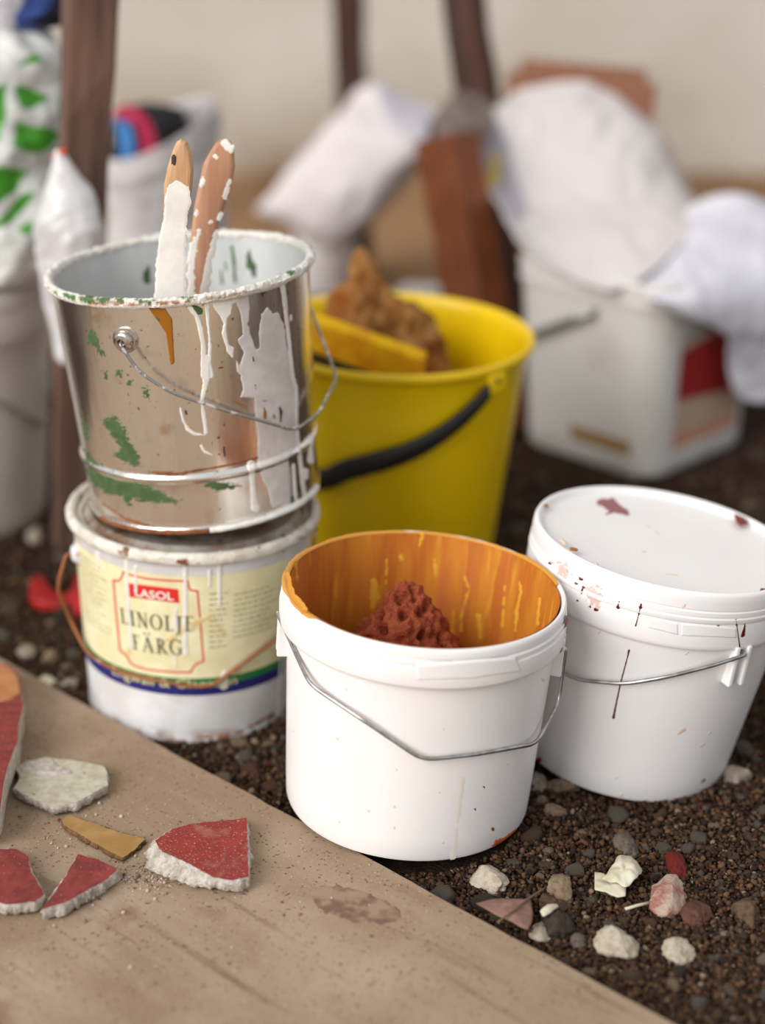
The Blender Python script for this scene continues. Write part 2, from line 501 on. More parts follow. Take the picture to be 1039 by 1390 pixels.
SO = lambda r, g, b: srgb(r * .9, g * .9, b * .9)
mat('grains', (1, 1, 1, 1), .9, island=[(0, SO(60, 40, 27)), (.28, SO(78, 55, 38)), (.5, SO(98, 70, 48)), (.68, SO(48, 32, 23)), (.80, SO(114, 86, 60)), (.91, SO(84, 76, 66)), (.965, SO(150, 130, 106)), (.99, SO(84, 44, 32))], col2=(.75, .72, .7, 1), nscale=400, spec=.25)
mat('crumbs', (1, 1, 1, 1), .9, island=[(0, SO(200, 184, 164)), (.3, SO(150, 122, 96)), (.6, SO(224, 214, 202)), (.85, SO(110, 84, 64)), (.95, SO(160, 70, 58))])
PEB = {'grey': (SO(134, 122, 106), SO(104, 94, 80)), 'brown': (SO(126, 98, 74), SO(92, 68, 50)), 'tan': (SO(176, 152, 126), SO(146, 120, 94)),
       'pale': (SO(204, 190, 172), SO(174, 156, 134)), 'dark': (SO(86, 74, 62), SO(60, 50, 41)), 'reddish': (SO(126, 84, 66), SO(98, 62, 48)), 'red': (SO(142, 40, 28), SO(112, 30, 22))}
for k, (a, b) in PEB.items():
    mat('stone_' + k, tuple(v * .74 for v in a[:3]) + (1,), .85, col2=tuple(v * .74 for v in b[:3]) + (1,), nscale=140, bump=.8, bscale=350, bdist=.002, spec=.3)
m = mat('chunk_white', srgb(188, 176, 158), .9, col2=srgb(160, 146, 126), nscale=120, bump=.9, bscale=380, bdist=.002)
m = mat('chunk_pink', srgb(156, 98, 86), .9, col2=srgb(180, 158, 142), nscale=70, bump=.9, bscale=380, bdist=.002)
mat('scrap', srgb(206, 202, 182), .6, col2=srgb(194, 184, 152), nscale=60)
mat('leaf', srgb(136, 102, 88), .75, col2=srgb(118, 86, 74), nscale=90)
mat('leaf_vein', srgb(116, 90, 66), .8)
mat('red_plastic', srgb(176, 24, 22), .5, col2=srgb(150, 18, 18), nscale=20)
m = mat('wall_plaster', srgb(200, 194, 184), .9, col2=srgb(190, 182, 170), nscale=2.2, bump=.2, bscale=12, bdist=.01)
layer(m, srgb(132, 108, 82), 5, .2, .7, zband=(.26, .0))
layer(m, srgb(204, 197, 188), 1.2, .45, .65)

# ------------------------------------------------------------------ the setting
BOARD_Z = .0145
e0, e1 = on_z(0, 893, BOARD_Z), on_z(745, 1296, BOARD_Z)
def axis_pts(a, b, n, out): return np.concatenate([[-o for o in out[::-1]], np.linspace(a, b, n), out])
xs = np.concatenate([[-9, -5, -2.5], np.linspace(-1.1, 1.3, 150), [2.5, 5, 9]])
ys = np.concatenate([[-9, -5, -2, -.5], np.linspace(.5, 3.9, 210), [6]])
X, Y = np.meshgrid(xs, ys)
fine = ((X > -1.05) & (X < 1.25) & (Y > .55) & (Y < 3.85))
def gz(x, y):
    return .0045 * np.exp(-((x - .115) ** 2 + (y - 1.275) ** 2) / .045 ** 2) - .010 * np.exp(-((x - .285) ** 2 + (y - 1.40) ** 2) / .075 ** 2)
Z = gz(X, Y) + np.where(fine, .006 * fbm(X * 9, Y * 9, 3) + .003 * fbm(X * 60, Y * 60, 5) - .0022, -.002)
floor = obj('floor', np.stack([X, Y, Z], -1).reshape(-1, 3), grid_faces(len(xs), len(ys)), 'soil')
tag(floor, 'dark brown gravelly soil ground', None, None, 'structure')
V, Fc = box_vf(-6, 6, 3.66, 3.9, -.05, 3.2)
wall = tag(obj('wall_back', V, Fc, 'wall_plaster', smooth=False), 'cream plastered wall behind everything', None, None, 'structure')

# ------------------------------------------------------------------ plywood board in the foreground
ed = (e1 - e0); ed[2] = 0; L_ed = np.linalg.norm(ed); ed /= L_ed
nrm = np.array([ed[1], -ed[0], 0.0])                    # to the near-left side of the long edge
if nrm[1] > 0: nrm = -nrm
ang = math.atan2(ed[1], ed[0])
o0 = e0 - ed * .40
MB = Matrix.Translation((o0[0], o0[1], 0)) @ Matrix.Rotation(ang, 4, 'Z')
sgn = 1 if (np.array(MB.to_3x3() @ Vector((0, 1, 0))) @ nrm) > 0 else -1
nb = 120
us = np.linspace(0, L_ed + .75, nb)
edge = .0016 * fbm(us * 60, us * 0 + 3, 11) + .003 * fbm(us * 9, us * 0 + 8, 12)
V, Fc = [], []
WID = 1.0
prof = [(0, .0005), (-.0004, BOARD_Z - .0015), (.001, BOARD_Z), (WID, BOARD_Z), (WID, .0005)]
for u, e in zip(us, edge):
    for w, z in prof: V.append((u, sgn * (w + (e if w < .5 else 0)), z))
for i in range(nb - 1):
    for j in range(5):
        a, b = i * 5 + j, i * 5 + (j + 1) % 5
        Fc.append((a, b, b + 5, a + 5))
Fc += [tuple(range(5)), tuple(range((nb - 1) * 5 + 4, (nb - 1) * 5 - 1, -1))]
board = obj('plywood_board', V, Fc, 'plywood', smooth=False, M=MB)
sharp(board)
tag(board, 'dusty tan plywood board lying flat on the soil', 'board')
SB = Flat(Matrix.Identity(4), BOARD_Z)
MBi = MB.inverted()
def board_child(o):
    if o is not None:
        o.parent = board; o.matrix_parent_inverse = MBi
    return o
board_child(paint(SB, m_poly(zpts(360, 960, .4235, [(150, 590), (190, 570), (280, 575), (370, 610), (430, 650), (440, 680), (380, 695), (280, 690), (200, 660), (155, 625)]), 4, .12, 3), 'board_stain', None, 'knot_stain', .00025, .0012, 2))

# ------------------------------------------------------------------ generic bucket bits
def cone_r(rb, rt, h): return lambda z: rb + (rt - rb) * np.asarray(z) / h
def shell_prof(rb, rt, h, wall_t=.0022, floor_t=.003, inner_to=0.0):
    """outer wall up, over the lip, inner wall down to the floor, centre"""
    r = lambda z: rb + (rt - rb) * z / h
    P = [(0.0005, .004), (rb * .75, .003), (rb - .004, .0), (rb - .001, .0012), (rb, .004)]
    for z in np.linspace(.012, h, 12): P.append((r(z), z))
    return P, r

# ------------------------------------------------------------------ centre: white bucket smeared orange inside
B_H, B_RT, B_RB = .1877, .112, .0979
MBk = frame((.0193, 1.2819, .0128), .0724, .0069, 0, .994)
bk = empty('plastic_bucket', MBk, 'open white plastic bucket smeared orange inside, a red sponge in it', 'bucket')
rBo = cone_r(B_RB, .1068, B_H)
P = [(.0005, .004), (.07, .003), (B_RB - .005, .0), (B_RB - .0012, .0012), (B_RB, .0045)]
for z in np.linspace(.02, .152, 8): P.append((float(rBo(z)), z))
P += [(.1056, .1555), (.1098, .1560), (.1112, .1570), (.1116, .1585), (.1120, .1705), (.1117, .1722), (.1098, .1728), (.1096, .1742), (.1110, .1748), (.1111, .1772), (.1094, .1780), (.1092, .1795), (.1103, .1802), (.1103, .1840), (.1098, .1866), (.1086, .1877), (.1072, .1877), (.1064, .1868)]
rBi = lambda z: .0945 + (.1058 - .0945) * np.asarray(z) / .1868
for z in np.linspace(.180, .012, 9): P.append((float(rBi(z)) - .0006, z))
P += [(.092, .0075), (.0005, .0075)]
lathe('body', P, 'white_plastic', bk, 160)
P = [(float(rBi(z)) - .0012, z) for z in np.linspace(.1868, .030, 20)]
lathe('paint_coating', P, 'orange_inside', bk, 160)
lathe('paint_pool', [(.0005, .034), (.06, .0345), (float(rBi(.034)) - .0008, .034)], 'orange_liquid', bk, 96)
SBo = Cone(MBk, lambda z: rBo(z)); SBc = Cone(MBk, lambda z: np.where(np.asarray(z) < .156, rBo(z), .1119)); SBi = Cone(MBk, lambda z: rBi(z) - .0012, True)
for i, st in enumerate([[(640, 220, 8), (655, 260, 9), (632, 330, 7), (628, 392, 10)], [(815, 225, 5), (820, 270, 8), (806, 330, 10), (803, 392, 8)], [(545, 165, 8), (548, 240, 7)], [(880, 290, 7), (872, 372, 9)], [(685, 345, 16), (690, 412, 13)], [(350, 235, 22), (352, 285, 30), (345, 320, 14)], [(505, 85, 12), (497, 120, 7)], [(392, 165, 9), (388, 240, 5)], [(770, 250, 4), (760, 380, 7)], [(605, 330, 4), (600, 400, 6)], [(437, 155, 16), (439, 163, 12)], [(100, 175, 9), (103, 230, 8)]]):
    paint(SBi, m_stroke(zpts(360, 690, .4235, st), 2.2, .25, i + 1), 'yellow_streak', bk, 'paint_streak', .0003)
# orange paint over the lip on the left
lipM = Cone(MBk, lambda z: np.where(np.asarray(z) > .18, .1104, .1112))
paint(lipM, m_poly(zpts(360, 700, .245, [(110, 320), (120, 350), (130, 430), (150, 470), (195, 520), (205, 545), (230, 520), (200, 480), (160, 440), (140, 380), (125, 320)]), 1.2, .3, 4), 'orange_rim', bk, 'paint_smear', .0005, .0006)
P = []
def lipfn(r, z, t):
    return r, z
NL = 220
ths = np.linspace(math.radians(10), math.radians(226), NL)
V = []
for k, t in enumerate(ths):
    u = k / (NL - 1)
    wv = float(fbm(t * 6, 0.0, 4)) + .5
    a = .0006 + .0010 * wv
    span = (.55 + .75 * max(0, (u - .55) / .45) + .5 * (wv - .5)) * min(1, (NL - k) / 10)     # thin at the back and right, wide at the left
    for j in range(9):
        q = math.pi * (1.12 - span * j / 8 * .95)
        rr = .1081 + math.cos(q) * .0029; zz = .1866 + max(-.2, math.sin(q)) * (.0012 + a * .6)
        V.append((rr * math.cos(t), rr * math.sin(t), zz))
obj('lip_paint', V, grid_faces(9, NL), 'orange_rim', bk)
# collar tab panels (raised rectangles of the lid seal)
def collar_tab(parent, surf, quad, h, m, name='collar_tab', th=.0006):
    f = m_poly(quad, .0, 1, 1); return paint(surf, f, m, parent, name, th, .0008, .8)
collar_tab(bk, SBc, [(566, 903), (700, 893), (708, 911), (640, 921), (566, 923)], 0, 'white_plastic')
# left ear flange, bail wire
aE, bE = SBo.hit(393, 872)
def ear(parent, th, z0, z1, r0, r1, w, m='white_plastic'):
    V, Fc = box_vf(r0, r1, -w / 2, w / 2, z0, z1)
    o = obj('ear', V, Fc, m, parent, smooth=False); bevel(o, .0012)
    o.matrix_local = Matrix.Rotation(th, 4, 'Z'); return o
th_l = math.radians(186); th_r = math.radians(352)
for t in (th_l, th_r):
    ear(bk, t - .05, .128, .160, .100, .1125, .004)
    ear(bk, t + .05, .128, .160, .100, .1125, .004)
pb = bail_points(SBo, [(386, 850, .010), (432, 925, .008), (500, 973, .007), (573, 1026, .006), (640, 1019, .006), (716, 1005, .008), (752, 952, .010), (762, 905, .010)], .008)
pL = np.array([.1135 * math.cos(th_l), .1135 * math.sin(th_l), .163]); pR = np.array([.1135 * math.cos(th_r), .1135 * math.sin(th_r), .150])
inL = pL * np.array([.94, .94, 1]); inR = pR * np.array([.94, .94, 1])
bend = np.vstack([inL, pL, pb[1:-1], pR, inR])
tube('bail_handle', wire(bend, .010), .0016, 'wire_steel', bk)
for sp in [(458, 1002, 5), (398, 992, 2), (500, 1100, 4), (535, 1094, 4), (535, 1123, 4), (460, 1115, 4), (601, 1143, 4), (669, 1125, 5), (596, 1075, 3), (689, 1037, 3), (538, 1044, 3), (737, 922, 5), (657, 1068, 3), (602, 989, 3), (645, 1098, 3), (470, 935, 4)]:
    x, y, w = sp
    paint(SBo, m_stroke([(x, y, w * .8), (x + .8, y + 1, w * .8)], .5, .5, x), ['ochre_paint', 'pale_stain', 'pale_stain'][x % 3], bk, 'paint_speck', .0003, .0005, .8)
paint(SBo, m_poly([(669, 1155), (673, 1140), (684, 1139), (693, 1132), (702, 1126), (708, 1124), (700, 1138), (686, 1148), (674, 1156)], 2, .35, 8), 'orange_chip', bk, 'paint_chip', .0003, .0006)
paint(SBo, m_stroke([(628, 1060, 7), (622, 1110, 4), (615, 1165, 3)], 3, .15, 6), 'faint_stain', bk, 'paint_stain', .0001, .0008, 3)
for sp in [[(772, 838, 4), (771, 862, 4)], [(768, 880, 4), (764, 885, 3)]]:
    paint(SBc, m_stroke(sp, .8, .4, 3), 'red_speck', bk, 'paint_speck', .0004, .0006, .8)

# ------------------------------------------------------------------ sponges
def sponge(name, V0, m, size, seed, label, M, craters=(55, .006), fine=(180, .003), cat='sponge', shape=None):
    V, Fc = ico(6)
    out = []
    off = Vector((seed * 3.1, seed * 1.7, seed))
    for v in V:
        d = Vector(v)
        p = Vector((d.x * size[0], d.y * size[1], d.z * size[2]))
        if shape: p = shape(p, d)
        big = mnoise.fractal(p * 22 + off, 1, 2, 3) * size[0] * .16
        c = mnoise.voronoi(p * craters[0] + off)[0]
        pit = min(1, max(0, .46 - c[0]) / .25)
        f = mnoise.noise(p * fine[0] + off) * fine[1]
        n = d.normalized()
        out.append(p + n * (big - pit * craters[1] + f))
    o = obj(name, [tuple(q) for q in out], Fc, m, None, smooth=True)
    o.matrix_world = M
    return tag(o, label, cat)
c = at(548, 838, 1.318)
def sh_red(p, d):
    k = 1 - .5 * max(0, d.z)
    return Vector((p.x * k, p.y * k, p.z))
sponge('natural_sponge', None, 'sponge_red', (.051, .042, .075), 3, 'red-brown porous natural sponge inside the orange-smeared bucket', Matrix.Translation((.018, 1.318, .110)), (88, .011), (200, .005), shape=sh_red)

# ------------------------------------------------------------------ right: white bucket with a lid
C_H, C_RT, C_RB = .1974, .1100, .0869
MC = frame((.2042, 1.3783, -.0006), .15, .018, 0, 1.014)
ck = empty('lidded_bucket', MC, 'white plastic bucket closed with a white lid, dark red drips', 'bucket')
rCo = lambda z: C_RB + (.1075 - C_RB) * np.asarray(z) / .170
P = [(.0005, .004), (.06, .003), (C_RB - .007, .0), (C_RB - .002, .001), (C_RB, .005)]
for z in np.linspace(.02, .146, 8): P.append((float(rCo(z)), z))
P += [(.1050, .149), (.1078, .1495), (.1084, .1505), (.1088, .153), (.1092, .170), (.1088, .1722), (.1070, .1725), (.1062, .19), (.104, .19)]
for z in np.linspace(.185, .012, 7): P.append((float(rCo(z)) - .0028, z))
P += [(.0005, .008)]
lathe('body', P, 'white_plastic', ck, 160)
P = [(.1070, .1722), (.1092, .1724), (.1097, .1732), (.1097, .1762), (.1085, .1770), (.1083, .1778), (.1094, .1785), (.1094, .1815), (.1084, .1822), (.1082, .1830), (.1091, .1838), (.1092, .1900), (.1089, .1945), (.1080, .1968), (.1066, .1976), (.1052, .1974), (.1034, .1960), (.1024, .1935), (.1012, .1925), (.098, .1922), (.05, .1924), (.0005, .1925)]
lid = lathe('lid', P, 'white_plastic', ck, 160)
SCo = Cone(MC, lambda z: rCo(z)); SCc = Cone(MC, lambda z: np.where(np.asarray(z) < .1495, rCo(z), np.where(np.asarray(z) < .172, .1090, .1094)))
SCl = Flat(MC, .1923); SCr = Flat(MC, .1972)
def zc(pts): return zpts(720, 640, .307, pts)
paint(SCl, m_poly(zc([(290, 130), (310, 118), (345, 125), (362, 115), (380, 128), (400, 150), (430, 170), (440, 196), (405, 190), (370, 182), (330, 196), (345, 178), (330, 160), (300, 148)]), 2.2, .3, 5), 'lid_stain', ck, 'paint_mark', .0003, .0007)
paint(SCr, m_poly(zc([(905, 190), (925, 195), (955, 210), (960, 222), (935, 232), (912, 215)]), 1.5, .3, 6), 'red_speck', ck, 'paint_mark', .0006, .0006)
for q, mm in [([(555, 265, 9), (572, 280, 9)], 'pale_stain'), ([(500, 355, 14), (510, 356, 12)], 'pale_stain'), ([(600, 455, 6), (650, 458, 7)], 'pale_stain'), ([(1025, 523, 14), (1045, 524, 12)], 'red_speck'), ([(515, 242, 10), (530, 245, 10)], 'pale_stain')]:
    paint(SCl, m_stroke(zc(q), .8, .4, int(q[0][0])), mm, ck, 'paint_speck', .0003, .0006, .9)
for q, mm in [([(70, 148, 10), (74, 150, 9)], 'ochre_paint'), ([(140, 300, 8), (155, 315, 8)], 'pale_stain'), ([(185, 340, 9), (203, 344, 8)], 'ochre_paint'), ([(290, 405, 6), (296, 410, 6)], 'pale_stain')]:
    paint(SCr, m_stroke(zc(q), .5, .4, int(q[0][0])), mm, ck, 'paint_speck', .0005, .0006, .9)
drips = [[(491, 588, 9), (480, 635, 5), (467, 682, 7)], [(911, 660, 7), (920, 720, 5), (928, 775, 4)], [(950, 682, 8), (942, 722, 17), (938, 728, 12)], [(391, 582, 5), (389, 600, 17)], [(221, 475, 11), (222, 477, 9)], [(234, 513, 6), (231, 524, 14)], [(228, 535, 3), (222, 560, 3)], [(208, 570, 10), (212, 572, 8)], [(201, 496, 7), (202, 497, 6)], [(85, 405, 11), (92, 408, 7)], [(265, 596, 9), (267, 600, 7)], [(290, 610, 17), (297, 612, 13)]]
for i, q in enumerate(drips):
    paint(SCc, m_stroke(zc(q), .25, .4, i), 'drip_red', ck, 'paint_drip', .0005, .0005, .8)
def z8(pts): return zpts(690, 630, .3452, pts)
paint(SCo, m_stroke(z8([(476, 733, 9), (470, 760, 5), (443, 860, 6), (428, 930, 6), (417, 985, 9), (415, 996, 12)]), .2, .4, 2), 'drip_red', ck, 'paint_drip', .0005, .0005, .8)
for i, (x, y, w, mm) in enumerate([(704, 745, 12, 'rose_stain'), (682, 1050, 26, 'rose_stain'), (763, 1105, 16, 'pale_stain'), (768, 1245, 14, 'red_speck'), (428, 1235, 9, 'rose_stain'), (445, 1300, 9, 'pale_stain'), (360, 662, 12, 'pale_stain'), (790, 1060, 12, 'pale_stain'), (690, 560, 8, 'pale_stain'), (120, 1165, 12, 'red_speck')]):
    paint(SCo, m_stroke(z8([(x - w * .4, y + w * .3, w * .5), (x + w * .4, y - w * .3, w * .6)]), 1.2, .3, i + 30), mm, ck, 'paint_speck', .0003, .0006, .9)
paint(SCc, m_poly(zc([(240, 515), (300, 520), (318, 560), (310, 605), (270, 595), (250, 560)]), 9, .3, 9), 'rose_stain', ck, 'paint_stain', .0002, .0007)
paint(SCc, m_poly(zc([(115, 415), (150, 420), (170, 455), (150, 470), (120, 440)]), 9, .3, 10), 'rose_stain', ck, 'paint_stain', .0002, .0007)
paint(SCc, m_stroke(zc([(830, 690, 16), (845, 700, 14), (855, 712, 8)]), 1.2, .4, 12), 'ochre_paint', ck, 'paint_stain', .0003, .0006)
collar_tab(ck, SCc, [(880, 838), (921, 846), (921, 862), (880, 852)], 0, 'white_plastic')
collar_tab(ck, SCc, [(925, 846), (1000, 852), (1000, 866), (925, 863)], 0, 'white_plastic')
th_r = SCo.hit(1005, 880)[0]; th_l = th_r + math.pi
for t in (th_r, th_l):
    for k in (-.055, .055): ear(ck, t + k, .118, .152, .098, .1105, .004)
pC = bail_points(SCo, [(1024, 862, .008), (972, 896, .006), (905, 915, .005), (850, 925, .005), (790, 920, .006), (765, 905, .008), (745, 880, .010)], .006)
pr = np.array([.1125 * math.cos(th_r), .1125 * math.sin(th_r), .147]); pl = np.array([.1125 * math.cos(th_l), .1125 * math.sin(th_l), .147])
pts = np.vstack([pr * [.93, .93, 1], pr, pC[1:], [(.116 * math.cos(th_l - .5), .116 * math.sin(th_l - .5), .135)], pl, pl * [.93, .93, 1]])
tube('bail_handle', wire(pts, .01), .0016, 'wire_steel', ck)

# ------------------------------------------------------------------ left, below: labelled white metal bucket
A_H = .1858
MA = frame((-.1713, 1.482, 0), .0359, 0)
ak = empty('labelled_bucket', MA, 'white metal paint bucket with cream printed label under a tin can', 'bucket')
rA = lambda z: .0939 + (.1040 - .0939) * np.asarray(z) / .18
P = [(.0005, .003), (.088, .003), (.0905, .0), (.0942, .0), (.0950, .0025), (.0942, .005)]
for z in np.linspace(.012, .172, 10): P.append((float(rA(z)), z))
P += [(.1045, .1735), (.1030, .174)]
for z in np.linspace(.172, .01, 6): P.append((float(rA(z)) - .0015, z))
P += [(.0005, .006)]
lathe('body', P, 'white_enamel', ak, 160)
def rimfn(r, z, t):
    k = mnoise.noise(Vector((math.cos(t) * 9, math.sin(t) * 9, z * 300))) * .0009
    return r + k, z + k * .8
P = []
for k in range(14):
    q = 2 * math.pi * k / 14
    P.append((.1058 + .0046 * math.cos(q), .1795 + .0058 * math.sin(q)))
lathe('rim', P, 'old_rim_paint', ak, 220, closed=True, fn=rimfn)
P = [(.1015, .181), (.0998, .1815), (.0985, .1785), (.0975, .1780), (.095, .1800), (.090, .1845), (.0005, .1850)]
lathe('lid', P, 'lid_steel', ak, 128)
P = []
for k in range(10):
    q = 2 * math.pi * k / 10
    P.append((.0985 + .0022 * math.cos(q), .1785 + .0024 * math.sin(q)))
lathe('lid_bead', P, 'old_rim_paint', ak, 128, closed=True, fn=rimfn)
SA = Cone(MA, lambda z: rA(z)); SAl = Cone(MA, lambda z: rA(z) + .0006)
hT = SA.hit(232, 781)[1]; hB = SA.hit(259, 944)[1]; tR = SA.hit(389, 830)[0]
tL = tR - math.radians(215)
def band(name, z0, z1, off, m, parent, t0=None, t1=None, nz=6, nt=160):
    t0 = tL if t0 is None else t0; t1 = tR if t1 is None else t1
    V = []
    for z in np.linspace(z0, z1, nz):
        for t in np.linspace(t0, t1, nt):
            R = float(rA(z)) + off; V.append((R * math.cos(t), R * math.sin(t), z))
    return obj(name, V, grid_faces(nt, nz), m, parent)
hb1 = hB + .0098; hb2 = hb1 + .0072
label = band('label', hb2 - .0005, hT, .0005, 'label_cream', ak)
band('blue_stripe', hB, hb1, .0005, 'label_blue', label)
band('green_stripe', hb1, hb2, .0005, 'label_green', label)
zl = lambda pts: zpts(140, 760, .154, pts)
lp = lambda mask, m, name, th=.0003: paint(SAl, mask, m, label, name, th, .0005, .7)
lp(m_poly(zl([(220, 205), (662, 260), (673, 382), (232, 326)]), 0), 'label_red', 'brand_plate')
w = 15
fr = [(175, 108), (165, 150), (150, 178), (125, 186), (90, 180), (120, 520), (148, 795), (185, 825), (215, 860), (240, 905), (280, 935), (370, 962), (520, 982), (650, 990), (775, 990), (790, 950), (825, 915), (885, 892), (860, 580), (832, 275), (795, 272), (765, 262), (752, 225), (748, 190), (560, 182), (380, 165), (260, 138), (175, 108)]
lp(m_stroke(zl([(a, b, w) for a, b in fr]), .12, .3, 2), 'label_frame', 'label_frame')
def text_vf(s, bold=0.0):
    cu = bpy.data.curves.new('t', 'FONT'); cu.body = s; cu.size = 1; cu.offset = bold; cu.resolution_u = 3
    to = bpy.data.objects.new('t', cu); COL.objects.link(to)
    bpy.context.view_layer.update()
    me = bpy.data.meshes.new_from_object(to.evaluated_get(bpy.context.evaluated_depsgraph_get()))
    V = np.array([v.co[:] for v in me.vertices]); Fc = [tuple(p.vertices) for p in me.polygons]
    bpy.data.objects.remove(to); bpy.data.curves.remove(cu); bpy.data.meshes.remove(me)
    return V[:, :2], Fc
def map_text(V, Fc, tl, tr, br, bl, name, m, parent, off=.0012, wid=None, hgt=None, n0=0, n1=0):
    """flat lettering wrapped on the label: corners given as photo points"""
    c = [SAl.hit(*q) for q in (tl, tr, br, bl)]
    x0, x1 = V[:, 0].min(), (V[:, 0].max() if wid is None else wid)
    y0, y1 = (0, hgt) if hgt else (V[:, 1].min(), V[:, 1].max())
    u = (V[:, 0] - x0) / (x1 - x0); v = (V[:, 1] - y0) / (y1 - y0)
    C = np.array(c)
    q = ((1 - u) * v)[:, None] * C[0] + (u * v)[:, None] * C[1] + (u * (1 - v))[:, None] * C[2] + ((1 - u) * (1 - v))[:, None] * C[3]
    R = rA(q[:, 1]) + off
    return obj(name, np.stack([R * np.cos(q[:, 0]), R * np.sin(q[:, 0]), q[:, 1]], 1), Fc, m, parent, smooth=False)
V, Fc = text_vf('LASOL', .02)
map_text(V, Fc, (183, 797.5), (235.5, 804), (236.5, 815), (184, 808.5), 'brand_lettering', 'label_white', label)
# Roman capitals with serifs
TK, TN, SF = .15, .055, .045
def quad(x0, y0, x1, y1, w0, w1=None):
    w1 = w0 if w1 is None else w1
    return [(x0 - w0 / 2, y0), (x0 + w0 / 2, y0), (x1 + w1 / 2, y1), (x1 - w1 / 2, y1)]
def rect(x0, x1, y0, y1): return [(x0, y0), (x1, y0), (x1, y1), (x0, y1)]
def stem(x, w=TK, y0=0, y1=1, s=.14): return [rect(x - w / 2, x + w / 2, y0, y1), rect(x - w / 2 - s, x + w / 2 + s, y0, y0 + SF), rect(x - w / 2 - s, x + w / 2 + s, y1 - SF, y1)]
def ring(cx, cy, rx, ry, a0=0, a1=360, tk=TK, tn=TN, n=22):
    out = []
    for i in range(n):
        p = math.radians(a0 + (a1 - a0) * i / n); q = math.radians(a0 + (a1 - a0) * (i + 1) / n)
        O = lambda t: (cx + rx * math.cos(t), cy + ry * math.sin(t)); I = lambda t: (cx + (rx - tk) * math.cos(t), cy + (ry - tn) * math.sin(t))
        out.append([O(p), O(q), I(q), I(p)])
    return out
GL = {'L': (stem(.25) + [rect(.25, .72, 0, .05), quad(.69, 0, .73, .22, .06, .03)], .80),
      'I': (stem(.25), .5),
      'N': (stem(.2, TN) + [quad(.2, 1, .8, 0, .17)] + stem(.8, TN, s=.1)[:1] + [rect(.68, .92, 1 - SF, 1)], 1.0),
      'O': (ring(.5, .5, .48, .52), 1.0),
      'J': ([rect(.2, .35, -.1, 1), rect(.06, .5, 1 - SF, 1), quad(.26, -.1, .08, -.26, .16, .07)], .5),
      'E': (stem(.25) + [rect(.25, .70, 0, .05), rect(.25, .66, .95, 1), rect(.25, .56, .50, .55), quad(.68, 0, .72, .2, .06, .03), quad(.64, 1, .67, .82, .05, .03)], .80),
      'F': (stem(.25) + [rect(.25, .68, .95, 1), rect(.25, .56, .48, .53), quad(.66, 1, .69, .8, .05, .03)], .74),
      'Ä': ([quad(.14, 0, .47, 1, .055), quad(.80, 0, .46, 1, .16), rect(.24, .7, .32, .37), rect(.0, .3, 0, SF), rect(.62, .98, 0, SF)] + ring(.30, 1.2, .075, .075, tk=.074, tn=.074, n=10) + ring(.64, 1.2, .075, .075, tk=.074, tn=.074, n=10), 1.0),
      'R': (stem(.25) + ring(.36, .74, .33, .26, -90, 90) + [rect(.25, .4, .95, 1), rect(.25, .4, .48, .53), quad(.42, .5, .82, 0, .17), rect(.72, .98, 0, SF)], .95),
      'G': (ring(.52, .5, .49, .52, 42, 322) + [rect(.74, .88, .08, .44), rect(.62, .98, .42, .46), quad(.88, .98, .9, .72, .04, .03)], 1.05)}
def serif_vf(s, gap=.10):
    V, Fc, x = [], [], 0
    for ch in s:
        ps, w = GL[ch]
        for p in ps:
            o = len(V); V += [(a + x, b) for a, b in p]; Fc.append(tuple(range(o, o + len(p))))
        x += w + gap
    V = np.array(V)
    return V, Fc
V, Fc = serif_vf('LINOLJE')
map_text(V, Fc, (162, 824), (263, 836), (262.5, 856.5), (165, 845), 'title_lettering', 'label_ink', label, hgt=1.0)
V, Fc = serif_vf('FÄRG')
map_text(V, Fc, (179, 860), (246.5, 868), (248, 889), (181, 880.5), 'title_lettering', 'label_ink', label, hgt=1.0)
V, Fc = text_vf('Engwall & Claesson', .012)
map_text(V, Fc, (152, 902), (322, 915.5), (321, 931.5), (154, 918.5), 'maker_lettering', 'label_gold', label)
# small print columns
def small_print(x0, x1, rows, dh, h0, seed, th0, th1, mname='label_print', gaps=.25, thick=.0011):
    r = random.Random(seed); parts = []
    for k in range(rows):
        t = th0; z = h0 - k * dh
        end = th1 - (th1 - th0) * r.uniform(0, .35)
        while t < end:
            d = r.uniform(.02, .06); d = min(d, end - t)
            hh = thick * r.uniform(.7, 1.1)
            V = []
            for zz in (z - hh / 2, z + hh / 2):
                for tt in (t, t + d): R = float(rA(zz)) + .0009; V.append((R * math.cos(tt), R * math.sin(tt), zz))
            parts.append((V, [(0, 1, 3, 2)])); t += d + r.uniform(.008, .02)
    return merge(parts)
hh = lambda x, y: SA.hit(x, y)
t1, z1 = hh(284, 806); t2, _ = hh(311, 806); t3, _ = hh(318, 800); t4, _ = hh(383, 790)
_, zb = hh(288, 878)
n = 11; dz = (z1 - zb) / (n - 1)
a = small_print(0, 0, n, dz, z1, 1, t1, t2); b = small_print(0, 0, n - 2, dz, z1 - dz * .6, 2, t3, t4)
V, Fc = merge([a, b]); obj('small_print', V, Fc, 'label_print', label, smooth=False)
t5 = tL + .9; t6, z6 = hh(148, 775)
V, Fc = small_print(0, 0, 13, dz, z6, 5, hh(112, 770)[0], t6); obj('small_print', V, Fc, 'label_print', label, smooth=False)
for i, q in enumerate([[(171, 756, 4), (174, 815, 5), (178, 880, 4)], [(184, 770, 3), (184.5, 803, 5)], [(251.5, 756, 5), (252, 820, 6), (252, 887, 7)], [(239, 828, 4), (239, 856, 7)], [(299, 752, 5), (298, 822, 5)], [(285, 776, 4), (285, 795, 5)], [(238.5, 890, 2), (238.5, 905, 4)], [(306, 915, 9), (304, 930, 12)], [(131, 752, 4), (133, 770, 4)]]):
    paint(SAl, m_stroke(q, .5, .2, i), 'white_paint', ak, 'paint_drip', .0005, .0005, .8)
